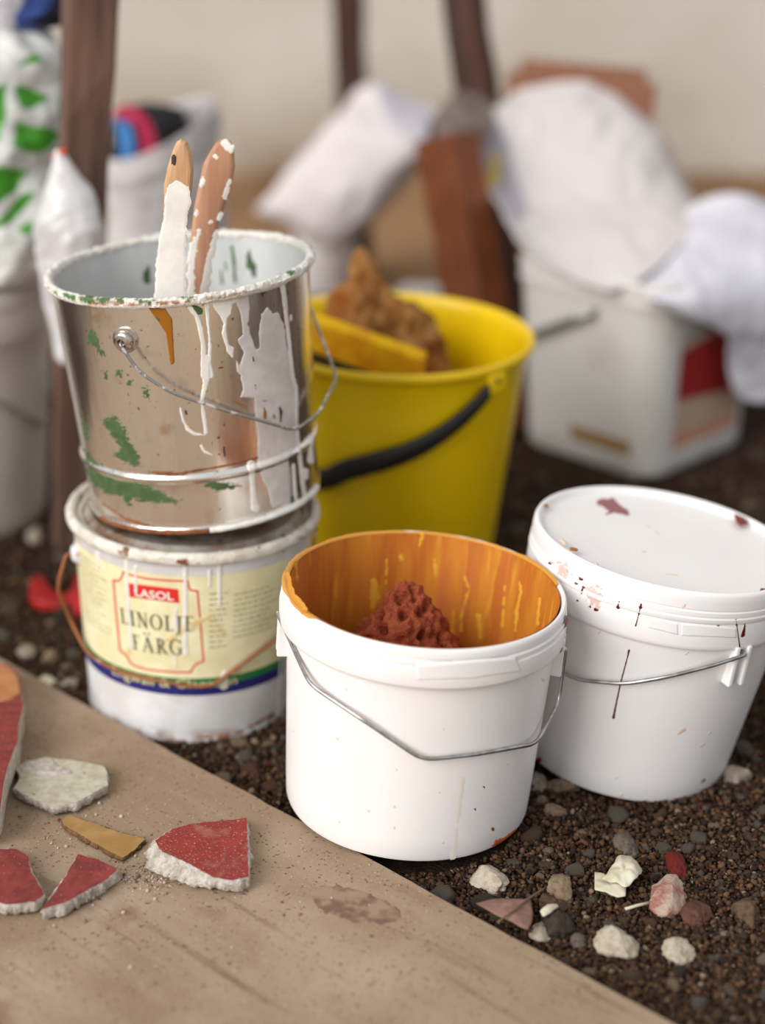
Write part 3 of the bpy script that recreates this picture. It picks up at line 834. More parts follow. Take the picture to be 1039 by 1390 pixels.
paint(SAl, m_stroke([(232, 868, 10), (250, 852, 8), (272, 842, 8), (288, 838, 5)], 5, .22, 4), 'label_stain', ak, 'paint_smear', .0003, .0006)
seam_t = SA.hit(385, 740)[0]
V, Fc = [], []
for z in np.linspace(.008, .172, 12):
    for k in (-.010, 0, .010):
        R = float(rA(z)) + (.0015 if k == 0 else .0004); V.append((R * math.cos(seam_t + .06 + k), R * math.sin(seam_t + .06 + k), z))
obj('side_seam', V, grid_faces(3, 12), 'white_enamel', ak)
paint(SA, m_stroke([(385, 728, 3), (385, 748, 3)], .3, .3, 2), 'dark_speck', ak, 'paint_gap', .0003, .0005)
paint(SA, m_stroke([(125, 958, 2), (170, 993, 2), (240, 1005, 2), (320, 997, 3), (372, 970, 4)], 3.0, .2, 2), 'rust', ak, 'rust_stain', .0002, .0007)
# bail: from the left ear down across the front and up to the right ear
for (tE, zE) in ((math.radians(200), .150), (math.radians(20), .150)):
    R = float(rA(zE))
    V, Fc = [], []
    prof = [(.0, .0105), (.003, .0100), (.0045, .0075), (.006, .0070), (.007, .0045), (.0075, .0001)]
    for d, rr in prof:
        for k in range(20):
            q = 2 * math.pi * k / 20; V.append((d, rr * math.cos(q), rr * math.sin(q)))
    Fc = grid_faces(20, len(prof), True)
    o = obj('ear', V, Fc, 'white_enamel', ak)
    o.matrix_local = Matrix.Rotation(tE, 4, 'Z') @ Matrix.Translation((R - .001, 0, zE))
tE1, tE2 = math.radians(200), math.radians(20)
pA = bail_points(SA, [(113, 838, .012), (127, 885, .006), (160, 908, .004), (215, 921, .004), (265, 930, .004), (287, 928, .004), (330, 895, .005), (383, 850, .008)], .006)
st = np.array([(.1125 * math.cos(tE1), .1125 * math.sin(tE1), .150)]); en = np.array([(.1125 * math.cos(tE2), .1125 * math.sin(tE2), .150)])
k1 = np.array([(.1235 * math.cos(math.radians(203)), .1235 * math.sin(math.radians(203)), .122)])
k2 = np.array([(.1130 * math.cos(math.radians(-25)), .1130 * math.sin(math.radians(-25)), float(pA[-1][2]) + .030)])
tube('bail_handle', wire(np.vstack([st * [.95, .95, 1], st, k1, pA, k2, en, en * [.95, .95, 1]]), .012), .0016, 'rust_wire', ak)

# ------------------------------------------------------------------ tin can standing on the labelled bucket
D_H = .2012
MD = frame((-.1536, 1.482, .1978), -.071, .0095)
dk = empty('tin_can', MD, 'shiny tin can with paint drips and two wooden handles standing in it', 'can')
rD = lambda z: .0978 + (.1072 - .0978) * np.asarray(z) / D_H
RDG = SA.hit(0, 0)[1] if False else Cone(MD, rD).hit(250, 650)[1]
P = [(.0005, .004), (.094, .004), (.0950, .001), (.0975, .0), (.0995, .0008), (.0998, .003), (.0985, .0045), (.0980, .006)]
for z in np.linspace(.010, RDG - .006, 4): P.append((float(rD(z)), z))
P += [(float(rD(RDG)) + .0002, RDG - .0042), (float(rD(RDG)) + .0022, RDG - .0022), (float(rD(RDG)) + .0026, RDG), (float(rD(RDG)) + .0016, RDG + .0022), (float(rD(RDG)), RDG + .0036)]
for z in np.linspace(RDG + .008, .1955, 8): P.append((float(rD(z)), z))
P += [(.1082, .1965), (.1075, .200), (.1062, .200)]
lathe('body', P, 'tin', dk, 200)
P = [(float(rD(z)) - .0016, z) for z in np.linspace(.200, .006, 10)] + [(.0005, .0058)]
lathe('inside_wall', P, 'can_inside', dk, 128)
def crust(r, z, t):
    k = mnoise.noise(Vector((math.cos(t) * 11, math.sin(t) * 11, z * 300))) * .0011 + mnoise.noise(Vector((math.cos(t) * 48, math.sin(t) * 48, z * 500))) * .0011
    return r + k, z + k
P = [(.1082 + .0036 * math.cos(2 * math.pi * k / 16), .1990 + .0042 * math.sin(2 * math.pi * k / 16)) for k in range(16)]
rim = lathe('rim', P, 'rim_crust', dk, 760, closed=True, fn=crust)
SD = Cone(MD, lambda z: rD(z) + np.where(np.abs(np.asarray(z) - RDG) < .004, .0026 * np.cos((np.asarray(z) - RDG) / .004 * math.pi / 2), 0)); SDi = Cone(MD, lambda z: rD(z) - .0016, True)
# green paint caught on the rim
SDr = Cone(MD, lambda z: .1082 + .0036 * np.sqrt(np.clip(1 - ((np.asarray(z) - .1992) / .0040) ** 2, 0, 1)))
z1_ = lambda p: zpts(50, 300, .1925, p)
z2_ = lambda p: zpts(240, 300, .2021, p)
z3_ = lambda p: zpts(240, 480, .2021, p)
z4_ = lambda p: zpts(60, 430, .385, p)
RIMG = [z1_([(70, 465), (90, 470), (110, 490), (80, 480)]), z1_([(120, 490), (155, 505), (150, 520), (120, 510)]), z1_([(180, 508), (250, 518), (275, 540), (270, 560), (200, 545)]), z1_([(300, 530), (395, 515), (410, 560), (380, 595), (330, 575), (300, 560)]), z1_([(420, 535), (515, 530), (520, 570), (450, 575), (415, 565)]), z1_([(560, 545), (615, 545), (615, 572), (560, 572)]), z1_([(690, 550), (780, 555), (830, 560), (800, 590), (720, 575)]), z2_([(710, 335), (760, 328), (800, 345), (765, 365), (715, 350)]), z2_([(20, 510), (70, 505), (125, 508), (110, 522), (40, 520)])]
vcol(rim, lambda x, y, W: blend(LIN(226, 222, 214), x, y, [(m_poly(q, 3.0, .45, i), LIN(78, 112, 58)) for i, q in enumerate(RIMG)] + [(m_stroke(z1_([(380, 580, 14), (700, 585, 16), (1000, 575, 14)]), 2.5, .2, 3), LIN(150, 92, 44)), (m_stroke(z2_([(60, 540, 10), (380, 495, 10), (560, 460, 8)]), 2.0, .2, 3), LIN(160, 110, 70))]))
for i, q in enumerate([z2_([(565, 460), (605, 455), (605, 475), (575, 495), (562, 485)]), z2_([(100, 560), (150, 575), (178, 590), (170, 625), (140, 630), (110, 590)]), z1_([(835, 660), (870, 690), (865, 710), (835, 685)])]):
    paint(SD, m_poly(q, .8, .35, i + 3), 'green_paint', dk, 'green_paint', .0012, .0005, .9)
# brushed green patches
for i, (q, fx, fy) in enumerate([(z1_([(355, 800), (375, 740), (400, 765), (430, 820), (455, 900), (480, 955), (450, 945), (430, 915), (410, 880), (370, 865)]), 1.6, .5), (z4_([(205, 365), (250, 350), (285, 395), (300, 440), (330, 490), (342, 528), (300, 520), (245, 490), (270, 460), (240, 420)]), .6, 1.6), (z4_([(140, 525), (200, 552), (270, 572), (350, 588), (400, 608), (440, 632), (485, 658), (430, 656), (360, 652), (312, 640), (302, 672), (270, 632), (215, 622), (165, 575)]), .5, 1.8), (z4_([(560, 588), (620, 582), (695, 594), (650, 612), (595, 610)]), .4, 2), (z4_([(132, 350), (150, 395), (156, 430), (140, 410)]), 1, 1), (z4_([(143, 470), (170, 500), (200, 522), (150, 512)]), 1, 1), (z4_([(210, 190), (220, 195), (220, 218), (212, 210)]), 1, .7), (z4_([(345, 250), (372, 262), (370, 292), (352, 275)]), 1, 1), (z4_([(258, 185), (272, 190), (270, 208), (258, 205)]), 1, 1), (z4_([(292, 222), (310, 225), (305, 243), (292, 238)]), 1, 1), (z3_([(765, 960), (795, 950), (795, 990), (770, 1005)]), 1, 1), (z3_([(815, 930), (845, 935), (840, 965), (815, 975)]), 1, 1)]):
    paint(SD, m_poly(q, 6.5, .42, i + 20, fx, fy), 'green_paint', dk, 'green_paint', .0004, .0005, 1.0)
paint(SD, m_poly(z1_([(775, 600), (890, 595), (940, 668), (956, 690), (960, 780), (972, 1000), (945, 1018), (935, 950), (910, 790), (850, 700)]), .4, .2, 2), 'ochre_paint', dk, 'ochre_drip', .0007, .0005)
# white drips and the big white patch on the right
wd = [m_stroke(z2_([(60, 545, 30), (100, 590, 36), (135, 640, 30), (160, 720, 34), (180, 830, 34), (182, 1040, 40)]) + z3_([(195, 30, 50), (205, 130, 60), (192, 215, 36), (172, 310, 26), (182, 400, 28), (198, 530, 28)]), .7, .25, 1),
      m_stroke(z2_([(205, 540, 46), (205, 600, 32), (212, 690, 22), (222, 780, 18), (224, 850, 24), (218, 960, 28), (225, 1035, 50)]), .7, .25, 2),
      m_poly(z2_([(225, 545), (400, 490), (425, 535), (375, 560), (367, 620), (337, 660), (335, 740), (350, 830), (388, 850), (378, 925), (340, 880), (303, 760), (315, 690), (298, 650)]), .9, .3, 3),
      m_stroke(z2_([(700, 380, 44), (722, 500, 32), (737, 640, 26), (760, 850, 24), (776, 1040, 34)]) + z3_([(802, 240, 26), (805, 500, 26), (822, 640, 26), (845, 850, 30), (858, 945, 24)]), .7, .25, 4),
      m_stroke(z3_([(500, 740, 50), (508, 850, 34), (520, 990, 38), (530, 1035, 60)]), .9, .25, 6),
      m_stroke(z3_([(785, 750, 22), (792, 860, 22), (800, 985, 24)]), .5, .25, 7),
      m_stroke(z3_([(905, 560, 36), (902, 640, 26), (900, 720, 44)]), .6, .25, 8),
      m_stroke(z3_([(865, 790, 40), (868, 830, 34)]), .6, .25, 9),
      m_stroke(z2_([(768, 635, 14), (768, 665, 16)]), .3, .25, 10),
      m_stroke(z3_([(25, 370, 14), (45, 450, 16), (75, 510, 26), (120, 540, 22), (190, 548, 8)]), .8, .3, 11),
      m_stroke(z3_([(165, 620, 20), (190, 660, 16), (235, 680, 10)]), .8, .3, 12)]
for f in wd: paint(SD, f, 'white_paint', dk, 'paint_drip', .0007, .0005, 1.0)
big = m_poly(z2_([(405, 495), (485, 500), (490, 600), (480, 690), (500, 760), (530, 865), (556, 855), (552, 760), (570, 625), (612, 575), (640, 622), (682, 615), (722, 700), (742, 850), (785, 1050)]) + z3_([(808, 300), (812, 600), (760, 690), (752, 700), (765, 1000), (640, 1035), (612, 900), (575, 850), (548, 720), (545, 560), (530, 430), (520, 300), (430, 290), (445, 240), (430, 150), (405, 120), (400, 40)]) + z2_([(425, 980), (450, 880), (405, 800), (445, 760), (432, 640), (405, 560)]), 1.4, .22, 5)
paint(SD, big, 'thin_white_paint', dk, 'white_patch', .0004, .0006, 1.0)
for i, q in enumerate([[(580, 316, 10), (600, 318, 12)], [(585, 360, 10), (592, 400, 24), (592, 430, 24)], [(650, 412, 18), (652, 428, 18)], [(372, 315, 6), (440, 345, 7), (475, 355, 4)]]):
    paint(SD, m_stroke(z3_(q), .6, .3, i), 'ochre_paint', dk, 'ochre_speck', .0008, .0005, .8)
for i, q in enumerate([[(60, 385, 14), (66, 405, 16)], [(278, 566, 14), (284, 562, 14)], [(318, 630, 16), (322, 690, 12)], [(285, 675, 12), (287, 678, 10)], [(308, 187, 6), (309, 192, 6)], [(690, 360, 14), (698, 390, 26), (697, 460, 10)], [(320, 475, 10), (322, 485, 8)], [(510, 20, 10), (515, 50, 14)], [(525, 180, 8), (528, 240, 8)]]):
    paint(SD, m_stroke(z3_(q), .7, .35, i), 'dark_speck', dk, 'dark_speck', .0009, .0005, .8)
paint(SD, m_stroke(z3_([(285, 96, 12), (308, 92, 12)]), .4, .35, 1), 'red_speck', dk, 'red_speck', .0006, .0005, .8)
paint(SD, m_stroke([(140, 684, 2), (170, 704, 3), (215, 718, 3), (258, 722, 4), (300, 720, 3)], 1.6, .2, 9), 'rust', dk, 'rust_stain', .0003, .0006)
paint(SD, m_stroke([(205, 641, 2), (240, 643, 3), (319, 630, 3), (359, 619, 3), (380, 612, 2)], 1.4, .15, 19), 'rust', dk, 'rust_stain', .0003, .0006)
def base_arc(xa, ya, xb, yb, m, nm, r):
    a0, a1 = SD.hit(xa, ya)[0], SD.hit(xb, yb)[0]
    tt = np.linspace(a0, a1, 60)
    rr = r * (.8 + .5 * (fbm(tt * 14, tt * 0 + 1, 5) + .5))
    return tube(nm, [(.0990 * math.cos(t), .0990 * math.sin(t), .0024) for t in tt], rr, m, dk, 8)
base_arc(132, 660, 284, 712, 'rust', 'base_rust', .0021)
base_arc(284, 712, 428, 640, 'thick_white_paint', 'base_paint', .0023)
# marks inside
for i, q in enumerate([z1_([(745, 370), (775, 330), (785, 290), (800, 340), (805, 430), (785, 450), (755, 440)]), z2_([(360, 170), (380, 165), (395, 260), (405, 410), (385, 420), (375, 300)]), z2_([(470, 220), (490, 185), (510, 260), (535, 300), (535, 380), (510, 380), (495, 330), (465, 310)]), z2_([(290, 320), (305, 330), (318, 425), (300, 430)]), z2_([(318, 280), (330, 270), (345, 340), (330, 330)])]):
    paint(SDi, m_poly(q, 1.2, .3, i + 50), 'green_paint', dk, 'green_paint', .0003, .0006)
# pivot boss and bail
tE, zE = SD.hit(171, 461)
prof = [(-.001, .0105), (.0022, .0105), (.0032, .0098), (.0034, .0082), (.0062, .0078), (.0074, .0066), (.0076, .0050), (.0084, .0046), (.0086, .0030), (.0060, .0022), (.0058, .0001)]
for tt in (tE, tE + math.pi):
    V = []
    for d, rr in prof:
        for k in range(28): V.append((d, rr * math.cos(2 * math.pi * k / 28), rr * math.sin(2 * math.pi * k / 28)))
    o = obj('handle_boss', V, grid_faces(28, len(prof), True), 'bright_tin', dk); sharp(o, 40)
    o.matrix_local = Matrix.Rotation(tt, 4, 'Z') @ Matrix.Translation((float(rD(zE)), 0, zE))
pD = bail_points(SD, [(163, 462, .009), (195, 500, .010), (235, 528, .010), (300, 552, .010), (360, 572, .010), (388, 582, .010), (412, 560, .014)], .010)
mk = lambda t, r, z: (r * math.cos(t), r * math.sin(t), z)
tC, zC = SD.hit(425, 550); 
V2 = np.array([mk(tC + .22, .122, pD[-1][2] + .012), mk(tC + .75, .122, zE - .030), mk(tE + math.pi, .118, zE), mk(tE + math.pi, .106, zE)])
V0 = np.array([mk(tE, float(rD(zE)) + .004, zE), mk(tE, float(rD(zE)) + .011, zE)])
tube('bail_handle', wire(np.vstack([V0, pD[1:], V2]), .010), .0014, 'painted_wire', dk)

# ------------------------------------------------------------------ two brush handles standing in the can
def handle(name, outline, dist_top, dist_bot, y_top, y_bot, thick, m, label, bottom_px, masks):
    """outline in photo px of the visible blade, laid on a plane leaning in the can, continued to the can floor"""
    pts = []
    Pc = lambda x, y: at(x, y, dist_bot + (dist_top - dist_bot) * (y_bot - y) / (y_bot - y_top))
    W = np.array([Pc(x, y) for x, y in outline + bottom_px])
    c = W.mean(0)
    ex = W[len(outline) + 1] * 0 + np.array([1., 0, 0])
    ez = Pc(outline[0][0], y_top) - Pc(outline[0][0], y_bot); ez /= np.linalg.norm(ez)
    ex = np.array([1., 0, 0]); ey = np.cross(ez, ex); ey /= np.linalg.norm(ey); ex = np.cross(ey, ez)
    M = Matrix(((ex[0], ey[0], ez[0], c[0]), (ex[1], ey[1], ez[1], c[1]), (ex[2], ey[2], ez[2], c[2]), (0, 0, 0, 1)))
    L2 = (W - c) @ np.stack([ex, ez], 1)
    n = len(L2)
    V = [(a, -thick / 2, b) for a, b in L2] + [(a, thick / 2, b) for a, b in L2]
    Fc = [tuple(range(n)), tuple(range(2 * n - 1, n - 1, -1))] + [(i, i + n, (i + 1) % n + n, (i + 1) % n) for i in range(n)]
    t = empty(name, M, label, 'brush handle', 'wooden handles in the tin can')
    o = obj('shaft', V, Fc, m, t, smooth=False); sharp(o, 180)
    bm = bmesh.new(); bm.from_mesh(o.data)
    bmesh.ops.bevel(bm, geom=[e for e in bm.edges if abs(e.verts[0].co.y - e.verts[1].co.y) < 1e-6], offset=thick * .32, segments=3, affect='EDGES', profile=.5)
    bm.to_mesh(o.data); bm.free()
    o.data.polygons.foreach_set('use_smooth', [False] * len(o.data.polygons))
    Mf = M @ Matrix.Rotation(math.pi / 2, 4, 'X')
    sf = Flat(Mf, thick / 2)
    for f, mm, nm in masks:
        q = paint(sf, f, mm, t, nm, .0002, .0005)
        if q is not None: q.matrix_local = Matrix.Rotation(math.pi / 2, 4, 'X')
    return t
z3z = lambda p: zpts(50, 170, .4042, p)
h1 = z3z([(485, 45), (505, 55), (518, 90), (526, 150), (522, 210), (512, 270), (505, 340), (498, 440), (495, 560)])
h1l = z3z([(400, 560), (408, 500), (415, 430), (425, 340), (428, 250), (428, 200), (440, 140), (455, 90), (470, 55)])
white1 = m_poly(z3z([(390, 575), (400, 460), (412, 380), (425, 320), (432, 255), (440, 200), (470, 185), (510, 210), (520, 260), (508, 300), (503, 400), (500, 575)]), 2.5, .15, 3)
handle('brush_handle', h1, 1.416, 1.408, 190, 400, .011, 'handle_wood', 'pale wooden brush handle, lower half painted white, in the tin can', zpts(50, 170, .4042, [(505, 1150), (440, 1150)]) + h1l, [
    (m_poly(z3z([(390, 700), (404, 470), (415, 380), (428, 320), (434, 255), (445, 200), (470, 185), (505, 205), (514, 260), (503, 300), (497, 400), (495, 700)]), 1.6, .15, 3), 'white_paint', 'white_paint'),
    (m_stroke(z3z([(463, 108, 12), (462, 130, 10)]), .5, .3, 3), 'dark_speck', 'dark_knot')])
h2 = z3z([(625, 45), (648, 50), (662, 80), (665, 140), (655, 200), (635, 260), (612, 330), (590, 430), (565, 540)])
h2l = z3z([(505, 560), (512, 460), (520, 360), (530, 270), (548, 190), (560, 130), (585, 85), (605, 55)])
handle('brush_handle', h2, 1.472, 1.446, 190, 395, .011, 'handle_wood_dark', 'darker brown wooden brush handle with white specks in the tin can', zpts(50, 170, .4042, [(520, 1080), (455, 1080)]) + h2l, [
    (f, 'white_paint', 'white_paint') for f in [m_stroke(z3z([(632, 62, 22), (645, 78, 26)]), 2.5, .3, 3), m_stroke(z3z([(600, 105, 16), (603, 108, 14)]), 1.8, .4, 4), m_stroke(z3z([(645, 185, 8), (630, 240, 12)]), 2.5, .3, 5),
    m_stroke(z3z([(585, 325, 14), (580, 328, 10)]), 1.5, .4, 6), m_stroke(z3z([(545, 355, 16), (540, 380, 10)]), 1.5, .4, 7), m_stroke(z3z([(560, 185, 14), (555, 200, 10)]), 1.5, .4, 10),
    m_poly(z3z([(512, 600), (508, 470), (520, 400), (535, 370), (540, 400), (530, 450), (532, 520), (530, 600)]), 3.5, .22, 8), m_poly(z3z([(548, 600), (560, 480), (585, 400), (602, 350), (604, 372), (585, 470), (570, 600)]), 3.5, .22, 9),
    m_stroke(z3z([(540, 290, 9), (536, 300, 9)]), 1.5, .4, 13), m_stroke(z3z([(618, 300, 9), (612, 312, 9)]), 1.5, .4, 14)]])

# ------------------------------------------------------------------ yellow household bucket
Y_H, Y_RT, Y_RB = .260, .1395, .104
MY = frame((.004, 1.748, 0), .03, .0)
yk = empty('yellow_bucket', MY, 'yellow plastic bucket with black handle holding a sponge and float', 'bucket')
rY = lambda z: Y_RB + (.1335 - Y_RB) * np.asarray(z) / Y_H
P = [(.0005, .006), (.09, .005), (Y_RB - .004, .0), (Y_RB - .001, .001), (Y_RB, .004)]
for z in np.linspace(.02, .246, 8): P.append((float(rY(z)), z))
P += [(.1335, .2485), (.1372, .2500), (.1393, .2525), (.1396, .2560), (.1385, .2590), (.1362, .2600), (.1338, .2590), (.1315, .2560)]
for z in np.linspace(.245, .012, 8): P.append((float(rY(z)) - .0025, z))
P += [(.0005, .010)]
lathe('body', P, 'yellow_plastic', yk, 160)
SY = Cone(MY, rY)
tY, zY = SY.hit(668, 515)
pY = bail_points(SY, [(668, 513, .006), (640, 548, .007), (600, 582, .008), (560, 606, .008), (520, 621, .008), (478, 633, .008), (435, 646, .009)], .008)
pv = catmull(np.vstack([pY, [mk(math.atan2(pY[-1][1], pY[-1][0]) - .55, .130, pY[-1][2] + .008), mk(tY + math.pi + .35, .137, zY - .05), mk(tY + math.pi, .139, zY)]]), 70)
V = []
for i, p in enumerate(pv):
    rr = math.hypot(p[0], p[1]); n = np.array([p[0] / rr, p[1] / rr, 0])
    T = pv[min(i + 1, 69)] - pv[max(i - 1, 0)]; T /= np.linalg.norm(T); b = np.cross(T, n); b /= np.linalg.norm(b)
    w = .0055 + .0045 * min(1, i / 30)
    for s, d in ((-1, -.5), (-1, .5), (-.6, 1), (.6, 1), (1, .5), (1, -.5)): V.append(p + b * s * w + n * d * .0035)
Fc = grid_faces(6, 70, True) + [tuple(range(5, -1, -1)), tuple(range(69 * 6, 70 * 6))]
obj('bail_handle', V, Fc, 'black_plastic', yk)
for t in (tY, tY + math.pi):
    V, Fc = box_vf(float(rY(zY)) - .002, .141, -.011, .011, zY - .012, .2515)
    o = obj('ear', V, Fc, 'yellow_plastic', yk, smooth=False); bevel(o, .003); o.matrix_local = Matrix.Rotation(t, 4, 'Z')
def sh_tan(p, d):
    k = 1 - .58 * max(0, d.z + .15)
    return Vector((p.x * k - .012 * max(0, d.z), p.y * k, p.z))
sponge('natural_sponge', None, 'sponge_tan', (.100, .055, .150), 9, 'tan porous natural sponge standing up in the yellow bucket', Matrix.Translation((.002, 1.795, .170)) @ Matrix.Rotation(-.08, 4, 'Y'), (60, .007), (300, .005), shape=sh_tan)
# sponge float: yellow foam on a dark backing, leaning on the rim
p0, p1 = at(420, 434, 1.690), at(568, 486, 1.648)
ex = (p1 - p0); LF = np.linalg.norm(ex); ex /= LF
ez = np.array([0, -.25, .95]); ez -= ex * (ez @ ex); ez /= np.linalg.norm(ez); ey = np.cross(ez, ex)
MF = Matrix(((ex[0], ey[0], ez[0], p0[0]), (ex[1], ey[1], ez[1], p0[1]), (ex[2], ey[2], ez[2], p0[2]), (0, 0, 0, 1)))
fl = empty('sponge_float', MF, 'yellow foam grout float with dark backing lying in the yellow bucket', 'float')
V, Fc = box_vf(-.03, LF + .004, 0, .016, -.036, .0)
bevel(obj('foam_pad', V, Fc, 'foam_yellow', fl, smooth=False), .003)
V, Fc = box_vf(-.031, LF + .0, .001, .018, -.047, -.0345)
bevel(obj('backing', V, Fc, 'float_backing', fl, smooth=False), .002)

# ------------------------------------------------------------------ helpers for soft things in the background
def sheet(name, rows, m, label, cat, nu=70, nv=60, th=.0016, amp=.006, fs=14, seed=1, group=None):
    R = [catmull([at(*q) for q in r], nu) for r in rows]
    G = np.array([catmull([R[j][i] for j in range(len(R))], nv) for i in range(nu)]).transpose(1, 0, 2)   # nv, nu, 3
    def normals(G):
        du = np.gradient(G, axis=1); dv = np.gradient(G, axis=0)
        n = np.cross(du, dv); n /= np.linalg.norm(n, axis=2)[..., None] + 1e-12
        return n
    n = normals(G)
    q = fbm(G[..., 0] * fs, G[..., 2] * fs + G[..., 1] * fs * .7, seed, 3)
    ridge = 1 - np.abs(fbm(G[..., 0] * fs * .8 + q * 2, G[..., 2] * fs * .8, seed + 5, 3)) * 5
    G = G + n * (amp * (q * 1.6 + .5 * ridge))[..., None]
    n = normals(G)
    V = np.concatenate([(G + n * th / 2).reshape(-1, 3), (G - n * th / 2).reshape(-1, 3)])
    N1 = nu * nv
    F1 = grid_faces(nu, nv); Fc = F1 + [tuple(i + N1 for i in f[::-1]) for f in F1]
    bd = [i for i in range(nu)] + [j * nu + nu - 1 for j in range(1, nv)] + [(nv - 1) * nu + i for i in range(nu - 2, -1, -1)] + [j * nu for j in range(nv - 2, 0, -1)]
    for a, b in zip(bd, bd[1:] + bd[:1]): Fc.append((a, a + N1, b + N1, b))
    o = obj(name, V, Fc, m); return tag(o, label, cat, group)
def sack(name, rings, m, seg=110, nz=90, amp=.010, fs=16, seed=1, parent=None, open_top=False, th=.0015):
    """rings: (cx, cy, cz, rx, ry, rot)"""
    Rg = catmull(rings, nz)
    V = []
    for j, (cx, cy, cz, rx, ry, rot) in enumerate(Rg):
        for k in range(seg):
            t = 2 * math.pi * k / seg
            x, y = rx * math.cos(t), ry * math.sin(t)
            p = np.array([cx + x * math.cos(rot) - y * math.sin(rot), cy + x * math.sin(rot) + y * math.cos(rot), cz])
            d = Vector(((p[0] - cx), (p[1] - cy), .02)); d.normalize()
            s = Vector(p * fs) + Vector((seed * 7.3, seed, 0))
            a = mnoise.fractal(s, 1, 2, 3) * amp * .9 + (1 - abs(mnoise.noise(s * .9)) * 3) * amp * .5
            f = min(1, rx / (3 * amp + 1e-6))
            V.append((p[0] + d.x * a * f, p[1] + d.y * a * f, p[2] + .3 * a * f))
    Fc = grid_faces(seg, nz, True)
    Fc.append(tuple(range(seg - 1, -1, -1)))
    if not open_top: Fc.append(tuple(range((nz - 1) * seg, nz * seg)))
    return obj(name, V, Fc, m, parent)
def beam(name, p0, p1, w, d, m, parent=None, rz=0.0, w1=None, bev=.003):
    p0, p1 = Vector(p0), Vector(p1); ax = p1 - p0; L = ax.length
    q = ax.to_track_quat('Z', 'X').to_matrix().to_4x4()
    M = Matrix.Translation(p0) @ q @ Matrix.Rotation(rz, 4, 'Z')
    w1 = w if w1 is None else w1
    k = w1 / w; n = 14; V = []
    for i in range(n):
        t = i / (n - 1); s = 1 + (k - 1) * t
        for x, y in ((-1, -1), (1, -1), (1, 1), (-1, 1)):
            e = .0018
            V.append((x * w / 2 * s + random.uniform(-e, e), y * d / 2 * s + random.uniform(-e, e), L * t))
    Fc = grid_faces(4, n, True) + [(3, 2, 1, 0), tuple(range((n - 1) * 4, n * 4))]
    o = obj(name, V, Fc, m, parent, smooth=False)
    bm = bmesh.new(); bm.from_mesh(o.data)
    es = [e for e in bm.edges if abs((e.verts[0].co - e.verts[1].co).z) > L / n * .5]
    bmesh.ops.bevel(bm, geom=es, offset=bev, segments=2, affect='EDGES', profile=.6); bm.to_mesh(o.data); bm.free()
    if parent is None: o.matrix_world = M
    else: o.parent = parent; o.matrix_parent_inverse = parent.matrix_world.inverted(); o.matrix_basis = M
    return o
# ------------------------------------------------------------------ square white tub, papers and cloth on it (right)
SQ = Matrix.Translation((.309, 2.132, 0)) @ Matrix.Rotation(math.radians(45), 4, 'Z')
sq = empty('square_tub', SQ, 'square white plastic tub with a red and beige label', 'bucket')
def sqring(a, z, rc=.028, n=9):
    V = []
    for cx, cy, t0 in ((1, 1, 0), (-1, 1, 90), (-1, -1, 180), (1, -1, 270)):
        for k in range(n):
            t = math.radians(t0 + 90 * k / (n - 1))
            V.append((cx * (a - rc) + rc * math.cos(t), cy * (a - rc) + rc * math.sin(t), z))
    return V
prof = [(.090, 0), (.098, .0), (.101, .004)] + [(.101 + .009 * z / .21, z) for z in np.linspace(.02, .212, 6)] + [(.1105, .215), (.1125, .216), (.1135, .219), (.1135, .224), (.1115, .2255), (.1115, .231), (.1135, .2325), (.114, .244), (.111, .248), (.106, .247)] + [(.104 - .010 * (.21 - z) / .2, z) for z in (.21, .1, .012)] + [(.02, .01)]
V = []
for a, z in prof: V += sqring(a, z * .955, min(.036, a * .9))
nr = len(sqring(.1, 0)); Fc = grid_faces(nr, len(prof), True) + [tuple(range(nr - 1, -1, -1)), tuple(range((len(prof) - 1) * nr, len(prof) * nr))]
sharp(obj('body', V, Fc, 'white_plastic_dirty', sq), 40)
SQi = np.array(SQ.inverted())
# label on the right-hand face (local +x... face whose normal points to the near right: local -y)
def face_quad(name, n_axis, c0, c1, z0, z1, m, off=.0008, sub=16):
    V = []
    for z in np.linspace(z0, z1, sub):
        for c in np.linspace(c0, c1, sub):
            a = .101 + .009 * z / .21 + off
            V.append((c, -a, z) if n_axis == '-y' else (-a, c, z))
    return obj(name, V, grid_faces(sub, sub), m, sq)
lb = face_quad('label', '-y', -.062, .066, .030, .176, 'printed_paper', sub=50)
vcol(lb, lambda x, y, W: blend(LIN(186, 160, 138), x, y, [(m_poly([(880, 520), (925, 478), (1010, 430), (1030, 430), (1030, 520), (920, 545), (880, 560)], .5, .1), LIN(150, 12, 14)), (m_poly([(880, 625), (900, 596), (1000, 560), (1010, 570), (900, 625)], .5, .1), LIN(196, 140, 112)), (m_poly([(925, 430), (1005, 395), (1010, 428), (925, 474)], .5), LIN(170, 158, 146))]))
stn = face_quad('stain', '-x', -.074, .016, .026, .044, 'ochre_face', .0006)
pA_, pB_ = at(690, 486, 2.05), at(806, 421, 2.028)
tb = tube('bail_handle', [(-.112, .125, .14), (-.116, .085, .138), (-.120, .02, .172), (-.120, -.018, .192), (-.108, -.022, .194)], .0042, 'wire_steel', sq)

